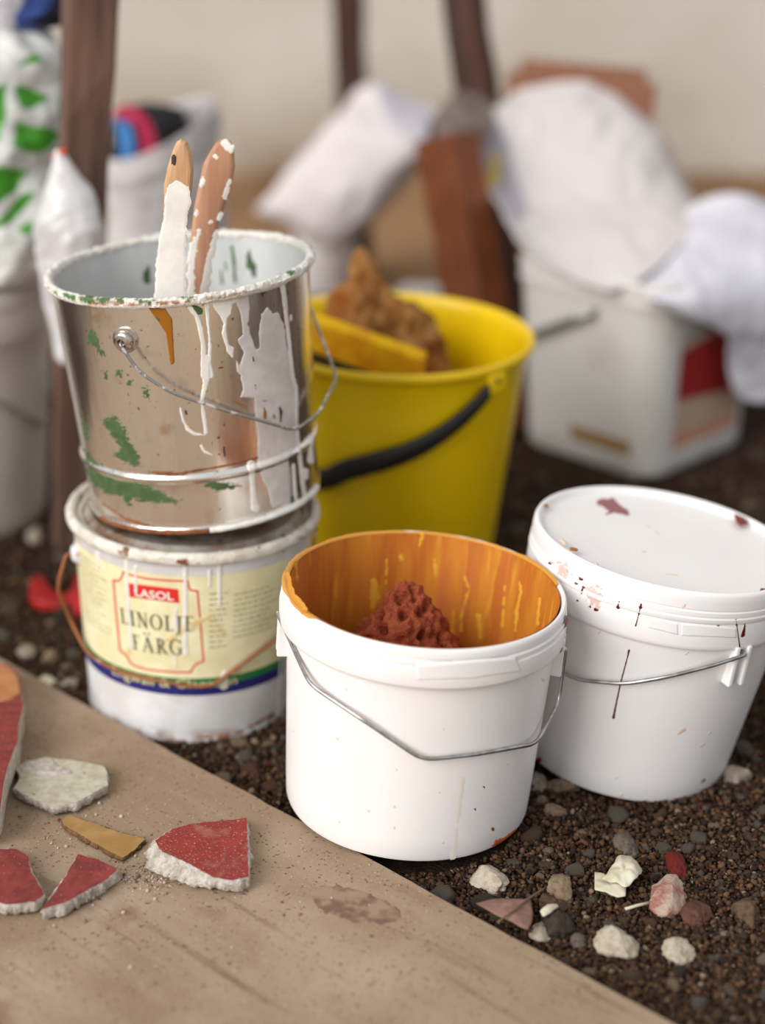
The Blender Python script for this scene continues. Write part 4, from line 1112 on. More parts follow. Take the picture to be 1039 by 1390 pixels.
plank = obj('brown_plank', *box_vf(-.098, .098, -.010, .010, 0, .408), 'board_brown', smooth=False)
bm = bmesh.new(); bm.from_mesh(plank.data)
bmesh.ops.bevel(bm, geom=[e for e in bm.edges if abs(e.verts[0].co.y - e.verts[1].co.y) > .015], offset=.016, segments=4, affect='EDGES'); bm.to_mesh(plank.data); bm.free()
c_ = at(756, 120, 2.46)
plank.matrix_world = Matrix.Translation((c_[0], 2.42, 0)) @ Matrix.Rotation(-.10, 4, 'X') @ Matrix.Rotation(math.radians(5), 4, 'Y')
tag(plank, 'brown wooden plank standing up behind the white paper', 'plank')
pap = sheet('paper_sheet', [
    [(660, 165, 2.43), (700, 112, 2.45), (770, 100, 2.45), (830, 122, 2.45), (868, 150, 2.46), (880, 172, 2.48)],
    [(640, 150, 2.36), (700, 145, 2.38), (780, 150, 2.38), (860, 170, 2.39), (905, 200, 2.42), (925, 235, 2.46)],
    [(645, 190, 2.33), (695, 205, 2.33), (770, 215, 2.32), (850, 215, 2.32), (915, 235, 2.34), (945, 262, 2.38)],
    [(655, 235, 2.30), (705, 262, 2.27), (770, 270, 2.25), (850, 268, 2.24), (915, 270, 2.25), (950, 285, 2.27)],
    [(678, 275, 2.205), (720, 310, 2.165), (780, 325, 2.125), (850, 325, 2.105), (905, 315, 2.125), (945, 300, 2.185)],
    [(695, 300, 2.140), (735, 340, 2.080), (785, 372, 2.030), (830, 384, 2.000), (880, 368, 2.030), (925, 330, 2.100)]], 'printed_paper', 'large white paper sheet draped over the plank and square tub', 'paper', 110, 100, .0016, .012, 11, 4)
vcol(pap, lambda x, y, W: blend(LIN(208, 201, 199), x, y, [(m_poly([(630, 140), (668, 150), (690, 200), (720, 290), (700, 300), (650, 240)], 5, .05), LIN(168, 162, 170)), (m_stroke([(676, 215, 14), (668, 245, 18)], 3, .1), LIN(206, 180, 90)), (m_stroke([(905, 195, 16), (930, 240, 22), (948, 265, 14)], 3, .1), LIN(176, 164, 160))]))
sheet('white_cloth', [
    [(868, 330, 2.210), (905, 300, 2.230), (950, 272, 2.240), (1000, 264, 2.240), (1060, 285, 2.240), (1110, 310, 2.230)],
    [(862, 362, 2.085), (900, 335, 2.125), (950, 305, 2.145), (1000, 300, 2.155), (1060, 315, 2.155), (1110, 340, 2.155)],
    [(868, 388, 2.020), (905, 372, 2.030), (950, 350, 2.050), (1000, 345, 2.070), (1060, 355, 2.090), (1110, 375, 2.100)],
    [(880, 402, 1.980), (920, 403, 1.985), (955, 402, 2.000), (1000, 400, 2.030), (1060, 405, 2.070), (1110, 420, 2.100)],
    [(895, 410, 1.980), (930, 420, 1.985), (958, 436, 2.000), (1005, 450, 2.030), (1060, 455, 2.070), (1110, 460, 2.105)],
    [(905, 416, 1.99), (938, 430, 1.995), (985, 436, 2.03), (1008, 505, 2.05), (1060, 515, 2.085), (1110, 515, 2.12)],
    [(908, 420, 1.985), (945, 432, 1.992), (992, 445, 2.03), (1002, 535, 2.05), (1060, 545, 2.085), (1110, 540, 2.12)]], 'cloth_white', 'soft white cloth hanging over the rim of the square tub', 'cloth', 110, 100, .003, .008, 13, 8)

# ------------------------------------------------------------------ trestle, beam, hanging sack
ft2, ft3 = on_z(486, 372, 0), on_z(702, 498, 0)
tp2, tp3 = at(468, -160, 2.86), at(592, -260, 2.52)
tr = empty('trestle', Matrix.Translation((float(ft2[0] + ft3[0]) / 2, float(ft2[1] + ft3[1]) / 2, 0)), 'dark brown wooden trestle with two legs showing behind the buckets', 'trestle')
beam('leg', ft2, tp2, .044, .044, 'trestle_wood', tr, .3)
beam('leg', ft3, tp3, .047, .04, 'trestle_wood', tr, .2)
d23 = (np.array(tp3) - np.array(tp2))
beam('top_rail', np.array(tp2) - d23 * .6, np.array(tp3) + d23 * .6, .07, .05, 'trestle_wood', tr)
r2 = np.array(ft2) + (np.array(tp2) - np.array(ft2)) * .42; r3 = np.array(ft3) + (np.array(tp3) - np.array(ft3)) * .42
beam('cross_rail', r2, r3, .04, .025, 'trestle_wood', tr)
b0 = on_z(668, 505, 0); b1 = at(606, 185, 2.26)
bw = beam('brown_beam', (b0[0] - .002, 2.165, 0), (b1[0], b1[1], b1[2]), .066, .05, 'beam_wood', None, .12)
tag(bw, 'orange-brown wooden beam leaning behind the yellow bucket', 'beam')
sheet('grey_rag', [
    [(594, 150, 2.36), (615, 128, 2.40), (640, 124, 2.42), (668, 135, 2.42)],
    [(590, 170, 2.29), (612, 150, 2.33), (642, 145, 2.35), (672, 155, 2.36)],
    [(595, 186, 2.24), (615, 176, 2.26), (640, 172, 2.28), (668, 180, 2.31)],
    [(600, 196, 2.225), (618, 190, 2.225), (640, 190, 2.24), (660, 196, 2.28)]], 'grey_rag' if 'grey_rag' in MATS else mat('grey_rag', srgb(128, 112, 106), .9, col2=srgb(100, 84, 78), nscale=30), 'grey-brown rag lying on top of the brown beam', 'rag', 40, 40, .003, .006, 26, 3)
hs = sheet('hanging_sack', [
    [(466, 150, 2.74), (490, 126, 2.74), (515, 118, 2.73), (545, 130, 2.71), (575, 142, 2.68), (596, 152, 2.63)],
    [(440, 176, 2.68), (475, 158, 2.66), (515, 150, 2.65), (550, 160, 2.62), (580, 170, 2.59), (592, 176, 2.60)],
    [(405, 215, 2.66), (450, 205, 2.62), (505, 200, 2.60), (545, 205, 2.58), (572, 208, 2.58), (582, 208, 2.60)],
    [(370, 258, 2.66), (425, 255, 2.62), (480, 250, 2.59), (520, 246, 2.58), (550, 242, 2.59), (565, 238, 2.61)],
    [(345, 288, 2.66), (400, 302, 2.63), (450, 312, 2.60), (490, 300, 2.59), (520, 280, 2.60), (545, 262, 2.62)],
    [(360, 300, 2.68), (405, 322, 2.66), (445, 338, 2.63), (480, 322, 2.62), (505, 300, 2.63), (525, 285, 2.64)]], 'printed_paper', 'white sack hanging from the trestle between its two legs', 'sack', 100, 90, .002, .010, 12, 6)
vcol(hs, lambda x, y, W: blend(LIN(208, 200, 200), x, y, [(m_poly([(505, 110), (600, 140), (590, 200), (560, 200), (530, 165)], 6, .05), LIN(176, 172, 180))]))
q = at(440, 345, 2.78)
s2 = sack('white_tub', [(q[0], 2.80, 0, .036, .036, 0), (q[0], 2.80, .01, .044, .044, 0), (q[0], 2.80, .08, .047, .047, 0), (q[0], 2.80, .17, .046, .046, 0), (q[0], 2.80, .215, .03, .03, 0), (q[0], 2.80, .22, .004, .004, 0)], 'sack_white', amp=.003)
tag(s2, 'white plastic bag standing on the ground below the hanging sack', 'bag')
s2.name = 'plastic_bag'
q = at(574, 380, 2.5)
s3 = sack('plastic_bag', [(q[0], 2.46, 0, .05, .05, 0), (q[0], 2.46, .02, .062, .06, 0), (q[0], 2.46, .06, .056, .05, 0), (q[0], 2.46, .095, .03, .03, 0), (q[0], 2.46, .102, .004, .004, 0)], 'poly_bag', amp=.008, fs=24, seed=5)
tag(s3, 'small white crumpled bag on the ground beside the brown beam', 'bag')

# ------------------------------------------------------------------ left: post, tub, bags
pf = on_z(94, 735, 0)
pt = at(129, -150, 1.80)
po = beam('wooden_post', (pf[0], pf[1], -.01), pt, .037, .034, 'post_wood', None, .55, .050)
tag(po, 'weathered grey-brown wooden post standing beside the tin can', 'post')
ML = Matrix.Translation((-.482, 1.905, 0))
lk = empty('white_tub', ML, 'white plastic tub beneath the green and white carrier bag', 'bucket')
P = [(.0005, .004), (.09, .003), (.100, .0), (.103, .004)] + [(.103 + .022 * z / .25, z) for z in np.linspace(.02, .222, 6)] + [(.124, .224), (.1295, .225), (.1305, .230), (.1305, .252), (.129, .256), (.131, .258), (.131, .272), (.128, .277), (.122, .276), (.12, .272), (.0005, .272)]
lathe('body', P, 'white_plastic_dirty', lk, 128)
SL = Cone(ML, lambda z: .103 + .022 * np.asarray(z) / .25)
pts = bail_points(SL, [(-60, 520), (0, 546), (30, 566), (52, 578), (57, 555), (58, 500)], .006)
tube('bail_handle', wire(pts, .015), .0022, 'wire_steel', lk)
gx = at(-8, 250, 1.87)[0]
gb = sack('carrier_bag', [(gx, 1.885, .278, .05, .05, 0), (gx + .002, 1.885, .290, .082, .072, 0), (gx, 1.885, .35, .083, .075, 0), (gx + .004, 1.89, .42, .076, .07, 0), (gx + .006, 1.895, .48, .074, .06, 0), (gx + .006, 1.90, .525, .066, .045, 0), (gx, 1.90, .535, .01, .01, 0)], 'printed', 200, 190, .010, 18, 3)
tag(gb, 'white carrier bag with green leaf print on the white tub', 'bag')
zg = lambda p: zpts(0, 0, .2887, p)
GRN = LIN(62, 140, 30)
leaves = [[(80, 320), (110, 280), (160, 250), (205, 275), (190, 295), (130, 300)], [(65, 410), (100, 400), (180, 430), (245, 460), (190, 490), (120, 520), (85, 480)], [(-40, 420), (15, 395), (30, 400), (25, 560), (0, 660), (-40, 700)], [(80, 560), (130, 590), (240, 600), (285, 630), (240, 700), (170, 725), (60, 690)], [(-60, 830), (0, 780), (140, 800), (100, 850), (80, 900), (-20, 960), (-60, 960)], [(-40, 1060), (30, 1000), (100, 910), (165, 905), (150, 940), (60, 1040), (-40, 1090)], [(80, 1080), (150, 1030), (165, 1090), (120, 1105)], [(270, 480), (300, 470), (300, 560), (275, 540)]]
vcol(gb, lambda x, y, W: blend(LIN(206, 207, 204), x, y, [(m_poly(zg(q), 1.2, .12, i), GRN) for i, q in enumerate(leaves)]))
bx = at(-4, 40, 1.93)[0]
bb = sack('blue_package', [(bx, 1.935, .528, .05, .03, 0), (bx, 1.935, .535, .082, .055, 0), (bx, 1.935, .58, .085, .06, 0), (bx, 1.935, .63, .075, .055, 0), (bx, 1.935, .655, .03, .02, 0), (bx, 1.935, .657, .004, .004, 0)], 'printed', 160, 120, .008, 22, 7)
tag(bb, 'blue and white plastic package on top of the carrier bag', 'package')
vcol(bb, lambda x, y, W: blend(LIN(206, 204, 212), x, y, [(m_poly(zg([(65, 95), (110, 0), (140, -100), (300, -120), (300, 185), (90, 175)]), 2, .1), LIN(62, 88, 160)), (m_poly(zg([(100, 95), (200, 70), (235, 20), (290, -40), (292, 110), (200, 130), (130, 110)]), 2, .1), LIN(18, 20, 44))]))
wx = at(95, 330, 1.74)[0]
wb = sack('knotted_bag', [(wx + .006, 1.735, .228, .004, .004, 0), (wx - .006, 1.735, .236, .015, .014, 0), (wx - .005, 1.735, .275, .021, .018, 0), (wx + .001, 1.735, .325, .030, .022, 0), (wx + .003, 1.735, .352, .034, .024, 0), (wx + .001, 1.74, .385, .028, .020, 0), (wx - .002, 1.742, .418, .014, .012, 0), (wx - .005, 1.742, .440, .004, .004, 0)], 'poly_bag', 90, 90, .006, 24, 2)
tag(wb, 'glossy white plastic bag tied to the wooden post', 'bag')
orange = obj('bag_tie', *tube_vf([at(72, 214, 1.75), at(80, 208, 1.742), at(88, 205, 1.735)], .003, 8), mat('tie_orange', srgb(220, 80, 40), .5), None)
wb_t = orange; orange.parent = wb
# paper bag with clothes behind the can
ox, oyd = at(222, 250, 2.25)[0], 2.25
def openbag():
    Zb = 0.0; V = []; nz, seg = 60, 110
    for j in range(nz):
        t = j / (nz - 1)
        for k in range(seg):
            th = 2 * math.pi * k / seg
            cx = math.cos(th); cy = math.sin(th)
            top = .362 + .040 * (.75 * cx + .35 * cy)          # rim rises at the right and back
            z = top * t
            R = .058 + .012 * math.sin(t * 3.0) + (.004 if t > .9 else 0)
            s = Vector((cx * R * 16, cy * R * 16, z * 16 + 5))
            a = mnoise.fractal(s, 1, 2, 3) * .008
            V.append((ox + (R + a) * cx * 1.08, oyd + (R + a) * cy * .95, z))
    Fc = grid_faces(seg, nz, True) + [tuple(range(seg - 1, -1, -1))]
    # inner wall
    n0 = len(V)
    for j in range(nz - 1, 20, -1):
        for k in range(seg):
            x, y, z = V[j * seg + k]
            V.append((ox + (x - ox) * .965, oyd + (y - oyd) * .965, z))
    m_ = nz - 21
    Fc += [tuple(i + n0 for i in f) for f in grid_faces(seg, m_, True)]
    for k in range(seg): Fc.append(((nz - 1) * seg + k, (nz - 1) * seg + (k + 1) % seg, n0 + (k + 1) % seg, n0 + k))
    return V, Fc
V, Fc = openbag()
pbg = tag(obj('paper_bag', V, Fc, 'paper_white'), 'open white paper bag holding dark clothes behind the post', 'bag')
cl = sack('folded_clothes', [(ox - .004, oyd, .16, .045, .04, 0), (ox - .004, oyd, .28, .050, .046, 0), (ox - .010, oyd, .342, .048, .042, 0), (ox - .014, oyd + .006, .378, .038, .034, 0), (ox - .014, oyd + .008, .390, .006, .006, 0)], 'dark_cloth', 110, 80, .009, 26, 9)
tag(cl, 'black clothes with red and blue stripes stuffed in the paper bag', 'clothes')
vcol(cl, lambda x, y, W: blend(LIN(20, 18, 24), x, y, [(m_stroke(zg([(560, 530, 50), (620, 530, 60), (680, 590, 60), (700, 680, 70), (690, 740, 70)]), 1.5, .1), LIN(170, 30, 70)), (m_stroke(zg([(545, 580, 30), (580, 600, 60), (600, 680, 60), (590, 760, 60)]), 1.5, .1), LIN(60, 120, 180))]))

# ------------------------------------------------------------------ broken plaster on the board
def star_r(P, c, angs):
    P = np.asarray(P) - c; out = []
    for t in angs:
        d = np.array([math.cos(t), math.sin(t)]); best = 0
        for a, b in zip(P, np.roll(P, -1, 0)):
            e = b - a; den = d[0] * e[1] - d[1] * e[0]
            if abs(den) < 1e-12: continue
            s = (a[0] * e[1] - a[1] * e[0]) / den; u = (a[0] * d[1] - a[1] * d[0]) / den
            if s > 0 and -1e-6 <= u <= 1 + 1e-6: best = max(best, s)
        out.append(best)
    return np.array(out)
def fragment(face_px, t, label, face_m, body_m='plaster', outer_px=None, seed=1, extra=None, z0=BOARD_Z, cat='plaster piece', group='broken plaster pieces on the board', n=260, rag=.0011, tilt=None):
    Fp = np.array([on_z(x, y, z0 + t)[:2] for x, y in face_px])
    c = Fp.mean(0)
    Op = Fp if outer_px is None else np.array([on_z(x, y, z0 + t * .35)[:2] for x, y in outer_px])
    angs = np.linspace(0, 2 * math.pi, n, endpoint=False)
    rf = star_r(Fp, c, angs); ro = np.maximum(star_r(Op, c, angs), rf) if outer_px is not None else rf + .0006
    j = lambda k, a: a * 2 * fbm(np.cos(angs) * 12 + k, np.sin(angs) * 12, seed + k, 4)
    rf = rf + j(1, rag); ro = np.maximum(ro + j(2, rag * 2.5), rf * .985)
    root = empty('plaster_fragment', Matrix.Translation((c[0], c[1], z0)), label, cat, group)
    rings = [(ro * .84 + j(3, .003), .0002), (ro + j(4, rag * 2), t * .30), (ro * .45 + rf * .55 + j(5, rag * 2), t * .66), (rf + .0003, t - .0005), (rf * .985, t - .0002)]
    V = []
    for R, z in rings:
        zz = z + (0 if z < .001 or z > t * .9 else 1) * j(6, t * .09)
        for k in range(n): V.append((R[k] * math.cos(angs[k]), R[k] * math.sin(angs[k]), float(zz[k]) if np.ndim(zz) else zz))
    Fc = grid_faces(n, len(rings), True) + [tuple(range(n - 1, -1, -1)), tuple(range((len(rings) - 1) * n, len(rings) * n))]
    obj('body', V, Fc, body_m, root)
    V = []; K = 7
    for q in range(K):
        f = 1 - q / K
        for k in range(n):
            x, y = rf[k] * f * math.cos(angs[k]), rf[k] * f * math.sin(angs[k])
            V.append((x, y, t + .0001 + .0009 * float(fbm(x * 120 + seed, y * 120, seed)) * (1 if q else .2) * .6))
    V.append((0, 0, t))
    Fc = grid_faces(n, K, True) + [((K - 1) * n + k, (K - 1) * n + (k + 1) % n, K * n) for k in range(n)]
    fo = obj('painted_face', V, Fc, face_m, root)
    return root
zf = lambda p: zpts(0, 880, .3657, p)
zf2 = lambda p: zpts(0, 880, .2732, p)
fragment(zf([(575, 715), (640, 670), (720, 650), (835, 640), (918, 630), (920, 780), (925, 848), (860, 862), (790, 850), (720, 808), (650, 775), (600, 755)]), .013, 'red plaster fragment with a thick crumbly white edge', 'red_face_speckled', 'plaster', zf([(560, 720), (540, 770), (535, 812), (620, 848), (720, 882), (800, 890), (885, 902), (932, 880), (930, 780), (925, 632), (835, 640), (720, 650), (640, 668)]), 3)
fragment(zf([(95, 420), (58, 445), (78, 480), (52, 518), (80, 540), (150, 568), (200, 590), (290, 570), (402, 508), (395, 455), (380, 435), (270, 415), (170, 405)]), .010, 'cream white plaster fragment with a flaked patch on top', 'cream_face', 'plaster', zf([(95, 420), (55, 445), (75, 482), (50, 522), (75, 548), (150, 578), (200, 600), (290, 584), (407, 520), (400, 455), (380, 435), (270, 415), (170, 405)]), 5)
fragment(zf([(228, 635), (255, 618), (345, 650), (440, 682), (540, 708), (500, 748), (455, 778), (390, 745), (320, 705), (235, 655)]), .004, 'thin ochre yellow plaster sliver with dark edges', 'ochre_face', 'ochre_edge', zf([(225, 645), (255, 618), (345, 650), (440, 682), (543, 710), (505, 755), (455, 790), (385, 758), (310, 718), (232, 668)]), 7)
fragment(zf([(-70, 770), (0, 745), (60, 745), (105, 775), (115, 830), (140, 870), (165, 912), (130, 940), (90, 945), (30, 952), (-70, 930)]), .012, 'dark red plaster fragment with rounded lobe and grey broken corner', 'red_face', 'plaster', zf([(-70, 770), (0, 745), (60, 745), (105, 775), (118, 830), (145, 870), (172, 912), (172, 940), (140, 948), (90, 952), (30, 958), (-70, 935)]), 9)
fragment(zf([(290, 765), (365, 785), (440, 820), (375, 872), (330, 895), (250, 940), (150, 972), (200, 910), (240, 850)]), .012, 'red wedge-shaped plaster fragment with a grey lower edge', 'red_face', 'plaster', zf([(290, 765), (365, 785), (442, 822), (385, 885), (300, 940), (235, 992), (190, 990), (145, 975), (200, 905), (240, 845)]), 11)
bigf = fragment(zf2([(-260, 90), (0, 75), (60, 95), (98, 145), (108, 235), (115, 300), (92, 380), (90, 460), (62, 530), (38, 590), (14, 680), (16, 770), (-10, 840), (-260, 860)]), .028, 'large red plaster slab with an orange band along one end', 'red_face', 'plaster', zf2([(-260, 90), (0, 75), (60, 95), (103, 150), (112, 245), (127, 300), (97, 385), (97, 465), (68, 535), (44, 595), (20, 690), (27, 795), (8, 865), (-260, 870)]), 13, n=220)
Sb = Flat(Matrix.Translation((0, 0, BOARD_Z + .028)), .0)
o = paint(Sb, m_poly(zf2([(-255, 95), (0, 80), (58, 99), (93, 148), (102, 225), (60, 250), (0, 268), (-255, 300)]), 1.0, .2, 3), 'orange_face', bigf, 'orange_band', .0010, .0008)
o.parent = bigf; o.matrix_parent_inverse = bigf.matrix_world.inverted(); o.matrix_basis = Matrix.Translation((0, 0, BOARD_Z + .028))
# flaked patch on the cream piece
cf = [o_ for o_ in bpy.data.objects if o_.get('label', '').startswith('cream white')][0]
Sc = Flat(Matrix.Translation((0, 0, BOARD_Z + .010)), 0)
for q, th in ((zf([(130, 465), (150, 430), (190, 410), (215, 440), (262, 455), (270, 468), (200, 475), (150, 474)]), .0022), (zf([(70, 440), (110, 420), (170, 412), (150, 440), (110, 458), (80, 462)]), .0012)):
    o = paint(Sc, m_poly(q, .8, .3, 4), 'plaster', None, 'flaked_patch', th, .0007, 2)
    o.parent = cf; o.matrix_parent_inverse = cf.matrix_world.inverted(); o.matrix_basis = Matrix.Translation((0, 0, BOARD_Z + .010))

# ------------------------------------------------------------------ stones, litter and grit on the soil
def rock(seed, sub=3, planes=13, sharpness=.75, rough=.05):
    r = np.random.default_rng(seed)
    V, Fc = ico(sub)
    N = r.normal(size=(planes, 3)); N /= np.linalg.norm(N, axis=1)[:, None]
    D = r.uniform(.62, 1.0, planes)
    dots = V @ N.T
    rr = np.where(dots > .05, D / np.maximum(dots, .05), 9).min(1)
    rr = np.minimum(rr, 1.25) * sharpness + (1 - sharpness) * .9
    for i, v in enumerate(V): rr[i] += rough * mnoise.noise(Vector(v) * 3.1 + Vector((seed, 0, 0)))
    return V * rr[:, None], Fc
def in_board(x, y, pad=0.0):
    v = (np.array([x, y]) - e0[:2]); return (v @ nrm[:2]) > -pad
FOOT = [(.0193, 1.2819, .098), (.2042, 1.3783, .087), (-.1713, 1.482, .095), (.004, 1.748, .105), (-.482, 1.905, .104), (.311, 2.14, .14)]
def blocked(x, y, s):
    if in_board(x, y, s * .8): return True
    return any(math.hypot(x - a, y - b) < r + s * .75 for a, b, r in FOOT)
placed = []
def chunk(px, py, w, h, m, label, seed, name='stone', cat='stone', rot=0, group=None, sub=4, planes=9, sharp_=.95, hz=.65, rough=.16, lift=0.0, ground_z=0.0):
    p = on_z(px, py, 0.004)
    d = float(np.linalg.norm(p - np.array([0, 0, CAM_H]))); k = d / F_PX
    a, b = w * k / 2, h * k / 2 / .55
    b = min(b, a * 1.7); c = min(a, b) * hz
    V, Fc = rock(seed, sub, planes, sharp_, rough)
    o = obj(name, V * np.array([a, b, c]), Fc, m, smooth=True); sharp(o, 28)
    o.matrix_world = Matrix.Translation((p[0], p[1], c * .42 + lift - .001 + float(gz(p[0], p[1])))) @ Matrix.Rotation(rot, 4, 'Z')
    placed.append((p[0], p[1], max(a, b)))
    return tag(o, label, cat, group)
chunk(664, 1193, 42, 50, 'chunk_white', 'pale pointed plaster chunk in the soil beside the brown leaf', 21, rot=.3, sharp_=.95, name='plaster_chunk', cat='plaster chunk')
chunk(907, 1214, 46, 52, 'chunk_pink', 'pink and white plaster chunk beside the red stone', 22, rot=-.4, sharp_=.95, name='plaster_chunk', cat='plaster chunk')
chunk(835, 1281, 50, 34, 'chunk_white', 'broad white plaster chunk in the soil close to the board edge', 23, rot=.2, sharp_=.95, name='plaster_chunk', cat='plaster chunk')
chunk(921, 1290, 36, 26, 'chunk_white', 'small white plaster chunk below the pink and white one', 24, name='plaster_chunk', cat='plaster chunk')
chunk(919, 1172, 32, 30, 'stone_red', 'bright red stone lying on the soil', 25, sharp_=.6)
chunk(850, 1145, 32, 29, 'stone_grey', 'round grey stone beside the crumpled paper scrap', 26, sharp_=.55)
chunk(755, 1254, 44, 40, 'stone_dark', 'dark charcoal stone beside the brown leaf', 27, sharp_=.6)
chunk(760, 1206, 42, 26, 'stone_tan', 'flat tan rough stone beside the brown leaf stem', 28)
chunk(751, 1224, 34, 20, 'stone_brown', 'brown flat stone between the tan rough stone and dark stone', 29)
chunk(786, 1272, 24, 20, 'stone_grey', 'small oval grey stone beside the dark charcoal stone', 30, sharp_=.5)
chunk(732, 1263, 28, 22, 'chunk_white', 'crumbly pale lump between the leaf and dark stone', 31, name='plaster_chunk', cat='plaster chunk')
chunk(1018, 1238, 38, 26, 'stone_brown', 'blocky brown stone on the soil', 32)
chunk(947, 1239, 34, 24, 'stone_reddish', 'reddish brown stone beside the pink and white chunk', 33)
chunk(775, 1237, 10, 18, 'stone_tan', 'small upright tan oval pebble beside dark stone', 34, sharp_=.4)
chunk(763, 1066, 50, 18, 'stone_tan', 'long flat tan stone under the edge of the lidded bucket', 35, rot=-.3)
chunk(727, 1061, 26, 24, 'stone_pale', 'pale stone wedged between the two white buckets', 36)
chunk(1001, 1046, 38, 20, 'stone_pale', 'light stone on the soil beside the lidded bucket', 37)
chunk(752, 1101, 34, 14, 'stone_tan', 'flat light brown stone beside the white buckets', 38)
chunk(733, 1087, 16, 14, 'stone_tan', 'small tan stone touching the flat light brown one', 39)
chunk(37, 884, 30, 16, 'stone_pale', 'pale blurred stone on soil beside the board corner', 40)
chunk(70, 888, 20, 15, 'stone_tan', 'tan stone on soil near the labelled bucket', 41)
chunk(94, 926, 24, 12, 'stone_pale', 'pale stone between board and labelled bucket', 42)
chunk(60, 922, 34, 16, 'scrap', 'cream plaster flake at the board edge', 43, name='plaster_chunk', cat='plaster chunk', hz=.3)
chunk(48, 722, 26, 26, 'stone_pale', 'pale lump on the soil in front of the white tub', 44)
chunk(765, 1045, 30, 16, 'stone_brown', 'brown stone propping up the lidded bucket', 45)

def star_sheet(name, poly, z0, m, dome=.004, nz=.002, th=.0007, parent=None, seed=1, K=8, n=70, base=0.0):
    P = np.array([on_z(x, y, z0)[:2] for x, y in poly]); c = P.mean(0)
    angs = np.linspace(0, 2 * math.pi, n, endpoint=False); R = star_r(P, c, angs)
    top = []
    for q in range(K):
        f = 1 - q / K
        for k in range(n):
            x, y = R[k] * f * math.cos(angs[k]), R[k] * f * math.sin(angs[k])
            top.append((c[0] + x, c[1] + y, z0 + dome * (1 - f * f) + nz * 2 * float(fbm(x * 110 + seed * 5, y * 110, seed, 2))))
    top.append((c[0], c[1], z0 + dome))
    V = top + [(x, y, z - th) for x, y, z in top]; N1 = len(top)
    F1 = grid_faces(n, K, True) + [((K - 1) * n + k, (K - 1) * n + (k + 1) % n, K * n) for k in range(n)]
    Fc = F1 + [tuple(i + N1 for i in f[::-1]) for f in F1] + [(k, k + N1, (k + 1) % n + N1, (k + 1) % n) for k in range(n)]
    o = obj(name, V, Fc, m, parent)
    return o
lf = bpy.data.objects.new('dry_leaf', None); COL.objects.link(lf); tag(lf, 'dry pinkish brown leaf lying against the board edge', 'leaf')
star_sheet('blade', zpts(600, 1040, .4225, [(110, 440), (160, 425), (230, 424), (285, 428), (293, 470), (290, 500), (275, 525), (225, 500), (170, 475)]), .0135, 'leaf', .002, .0015, .0006, lf, 3)
tube('stem', catmull([on_z(676, 1252, .0165), on_z(692, 1240, .0168), on_z(712, 1224, .017), on_z(728, 1213, .014), on_z(738, 1207, .010)], 16), .0008, 'leaf_vein', lf, 8)
zs = lambda p: zpts(700, 1100, .2502, p)
sc = bpy.data.objects.new('paper_scrap', None); COL.objects.link(sc); tag(sc, 'crumpled cream paper scrap on the soil', 'paper scrap')
star_sheet('lower_fold', zs([(430, 330), (480, 345), (540, 385), (600, 420), (598, 462), (555, 465), (490, 435), (430, 425)]), .0085, 'scrap', .001, .002, .0006, sc, 5)
star_sheet('upper_fold', zs([(465, 380), (510, 320), (560, 250), (625, 245), (690, 325), (660, 375), (600, 410), (555, 390), (520, 385)]), .013, 'scrap', .007, .004, .0006, sc, 8)
V, Fc = tube_vf([on_z(849, 1234, .004), on_z(866, 1229, .005), on_z(884, 1225, .004)], .0012, 8)
tag(obj('white_stick', V, Fc, 'scrap'), 'thin white stick on the soil beside the pink chunk', 'stick')
fk = star_sheet('white_flake', zs([(132, 548), (175, 508), (225, 505), (235, 520), (190, 555), (150, 575)]), .013, 'scrap', .002, .001, .0008, None, 4, 5, 40)
tag(fk, 'small white shell-like flake resting on the brown stones', 'flake')
# red plastic piece behind the labelled bucket
P2 = [on_z(x, y, 0.0) for x, y in [(40, 818), (43, 803), (52, 795), (62, 797), (68, 806), (84, 814), (98, 812), (103, 797), (113, 792), (116, 838), (106, 843), (99, 830), (60, 829), (45, 827)]]
n = len(P2); V = [(p[0], p[1], -.001) for p in P2] + [(p[0], p[1], .010 + .004 * math.sin(i)) for i, p in enumerate(P2)]
Fc = [tuple(range(n - 1, -1, -1)), tuple(range(n, 2 * n))] + [(i, (i + 1) % n, (i + 1) % n + n, i + n) for i in range(n)]
rp = obj('red_plastic_piece', V, Fc, 'red_plastic', smooth=False); bevel(rp, .002)
tag(rp, 'bright red broken piece on the soil behind the labelled bucket', 'debris')

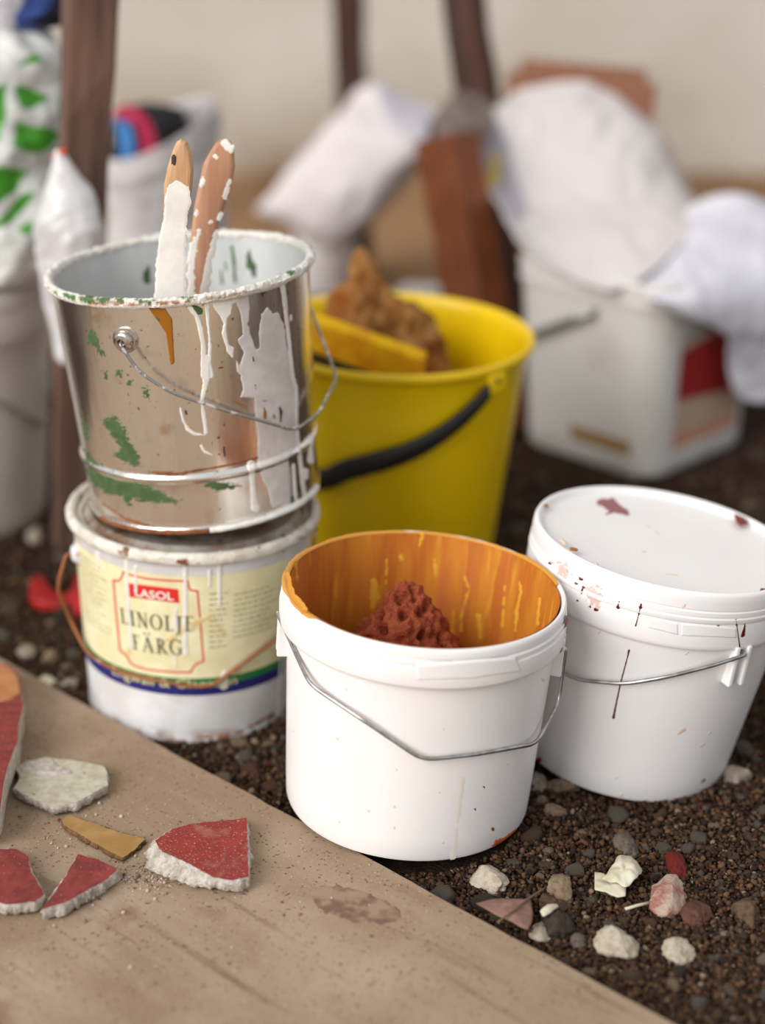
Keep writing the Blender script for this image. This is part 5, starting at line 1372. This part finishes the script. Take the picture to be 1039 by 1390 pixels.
# individual pebbles
VAR = []
for k in range(10):
    V, Fc = rock(100 + k, 3, 11 + k % 4, .5 + .04 * k, .06)
    me = bpy.data.meshes.new('pebble'); me.from_pydata(V.tolist(), [], Fc); me.update()
    me.polygons.foreach_set('use_smooth', [True] * len(me.polygons)); VAR.append(me)
PLAB = {'grey': 'small grey pebble lying in the dark soil', 'brown': 'small brown pebble lying in the dark soil', 'tan': 'small tan pebble lying in the dark soil', 'pale': 'small pale pebble lying in the dark soil', 'dark': 'small blackish pebble lying in the dark soil', 'reddish': 'small reddish pebble lying in the dark soil'}
kinds = list(PLAB); wts = [.22, .42, .16, .03, .13, .04]
VM = {}
rr = random.Random(5); cnt = 0; tries = 0
while cnt < 285 and tries < 20000:
    tries += 1
    px, py = rr.uniform(-20, 1060), rr.uniform(600, 1385) ** 1.0
    if py < 1000 and rr.random() < .6: continue
    p = on_z(px, py, 0); d = float(np.linalg.norm(p - np.array([0, 0, CAM_H])))
    s = rr.choice([5, 6, 6, 7, 7, 8, 9, 10, 12, 14]) * rr.uniform(.8, 1.2) * (d / F_PX)
    if py < 950: s *= 1.25
    elif py > 1040: s *= 1.2
    if blocked(p[0], p[1], s) or any(math.hypot(p[0] - a, p[1] - b) < (c + s) * .95 for a, b, c in placed): continue
    kd = rr.choices(kinds, wts)[0]; vi = rr.randrange(10)
    key = (kd, vi)
    if key not in VM:
        me = VAR[vi].copy(); me.name = 'pebble'; me.materials.append(MATS['stone_' + kd]); VM[key] = me
    o = bpy.data.objects.new('pebble', VM[key]); COL.objects.link(o)
    sx, sy, sz = s * rr.uniform(.85, 1.25), s * rr.uniform(.75, 1.1), s * rr.uniform(.5, .8)
    o.matrix_world = Matrix.Translation((p[0], p[1], sz * .35 - .001 + float(gz(p[0], p[1])))) @ Matrix.Rotation(rr.uniform(0, 6.28), 4, 'Z') @ Matrix.Diagonal((sx, sy, sz, 1))
    tag(o, PLAB[kd], 'pebble', 'loose %s pebbles on the soil' % kd); placed.append((p[0], p[1], s)); cnt += 1

# grit: uncountable
def scatter(name, C, S, m, label, cat, zf=.35, seed=3):
    r = np.random.default_rng(seed); BV, BF = ico(1); BF = np.array(BF)
    n = len(C)
    A = r.uniform(0, 2 * np.pi, n); B = r.uniform(0, 2 * np.pi, n)
    sc = S[:, None] * r.uniform(.65, 1.25, (n, 3)); sc[:, 2] *= .8
    V = BV[None] * sc[:, None, :] * r.uniform(.8, 1.2, (n, 12, 1))
    ca, sa = np.cos(B)[:, None], np.sin(B)[:, None]
    x, y, z = V[..., 0].copy(), V[..., 1].copy(), V[..., 2].copy()
    V[..., 1], V[..., 2] = y * ca - z * sa, y * sa + z * ca
    ca, sa = np.cos(A)[:, None], np.sin(A)[:, None]
    x, y = V[..., 0].copy(), V[..., 1].copy()
    V[..., 0], V[..., 1] = x * ca - y * sa, x * sa + y * ca
    V += C[:, None, :]; V[..., 2] += (S * zf)[:, None]
    V = V.reshape(-1, 3); Fi = (BF[None] + (np.arange(n) * 12)[:, None, None]).reshape(-1, 3)
    me = bpy.data.meshes.new(name); me.vertices.add(len(V)); me.vertices.foreach_set('co', V.ravel())
    me.loops.add(Fi.size); me.loops.foreach_set('vertex_index', Fi.ravel().astype(np.int32))
    me.polygons.add(len(Fi)); me.polygons.foreach_set('loop_start', np.arange(0, Fi.size, 3, dtype=np.int32))
    me.update(calc_edges=True); me.validate()
    me.materials.append(MATS[m])
    o = bpy.data.objects.new(name, me); COL.objects.link(o)
    return tag(o, label, cat, None, 'stuff')
N = 130000
px = rng.uniform(-220, 1330, N); py = 520 + (1400 - 520) * rng.uniform(0, 1, N) ** .62
a, b = (px - 519.5) / F_PX, -(py - 695) / F_PX
t = CAM_H / -(-SP + b * CP); gx_, gy_ = a * t, (CP + b * SP) * t
S = (t / F_PX) * rng.choice([1.2, 1.8, 2.5, 3.2, 4.2, 5.5], N, p=[.20, .26, .24, .16, .10, .04])
v = np.stack([gx_ - e0[0], gy_ - e0[1]], 1) @ nrm[:2]
ok = v < -S
for (fx_, fy_, fr_) in FOOT: ok &= np.hypot(gx_ - fx_, gy_ - fy_) > fr_ - .004
C = np.stack([gx_, gy_, gz(gx_, gy_)], 1)[ok]; S = S[ok]
keep = rng.permutation(len(C))[:64000]
scatter('grit', C[keep], S[keep], 'grains', 'fine dark brown grit and gravel covering the soil', 'gravel')
# crumbs and dust on the board
N = 1500
px = rng.uniform(-20, 620, N); py = rng.uniform(900, 1390, N)
cl_ = rng.uniform(0, 1, N) < .45
gxp = np.where(cl_, 205 + rng.normal(0, 22, N), px); gyp = np.where(cl_, 1188 + rng.normal(0, 14, N), py)
cl2 = rng.uniform(0, 1, N) < .2
gxp = np.where(cl2, 110 + rng.normal(0, 45, N), gxp); gyp = np.where(cl2, 1130 + rng.normal(0, 25, N), gyp)
W = np.array([on_z(x, y, BOARD_Z) for x, y in zip(gxp, gyp)])
v = (W[:, :2] - e0[:2]) @ nrm[:2]
S = rng.choice([.0003, .0004, .0006, .0009, .0016], N, p=[.4, .3, .18, .09, .03])
ok = (v > .004) & (np.hypot(W[:, 0] - .0193, W[:, 1] - 1.2819) > .102)
scatter('plaster_crumbs', W[ok], S[ok], 'crumbs', 'plaster crumbs and dust scattered over the board', 'crumbs', .5)
bpy.context.view_layer.update()
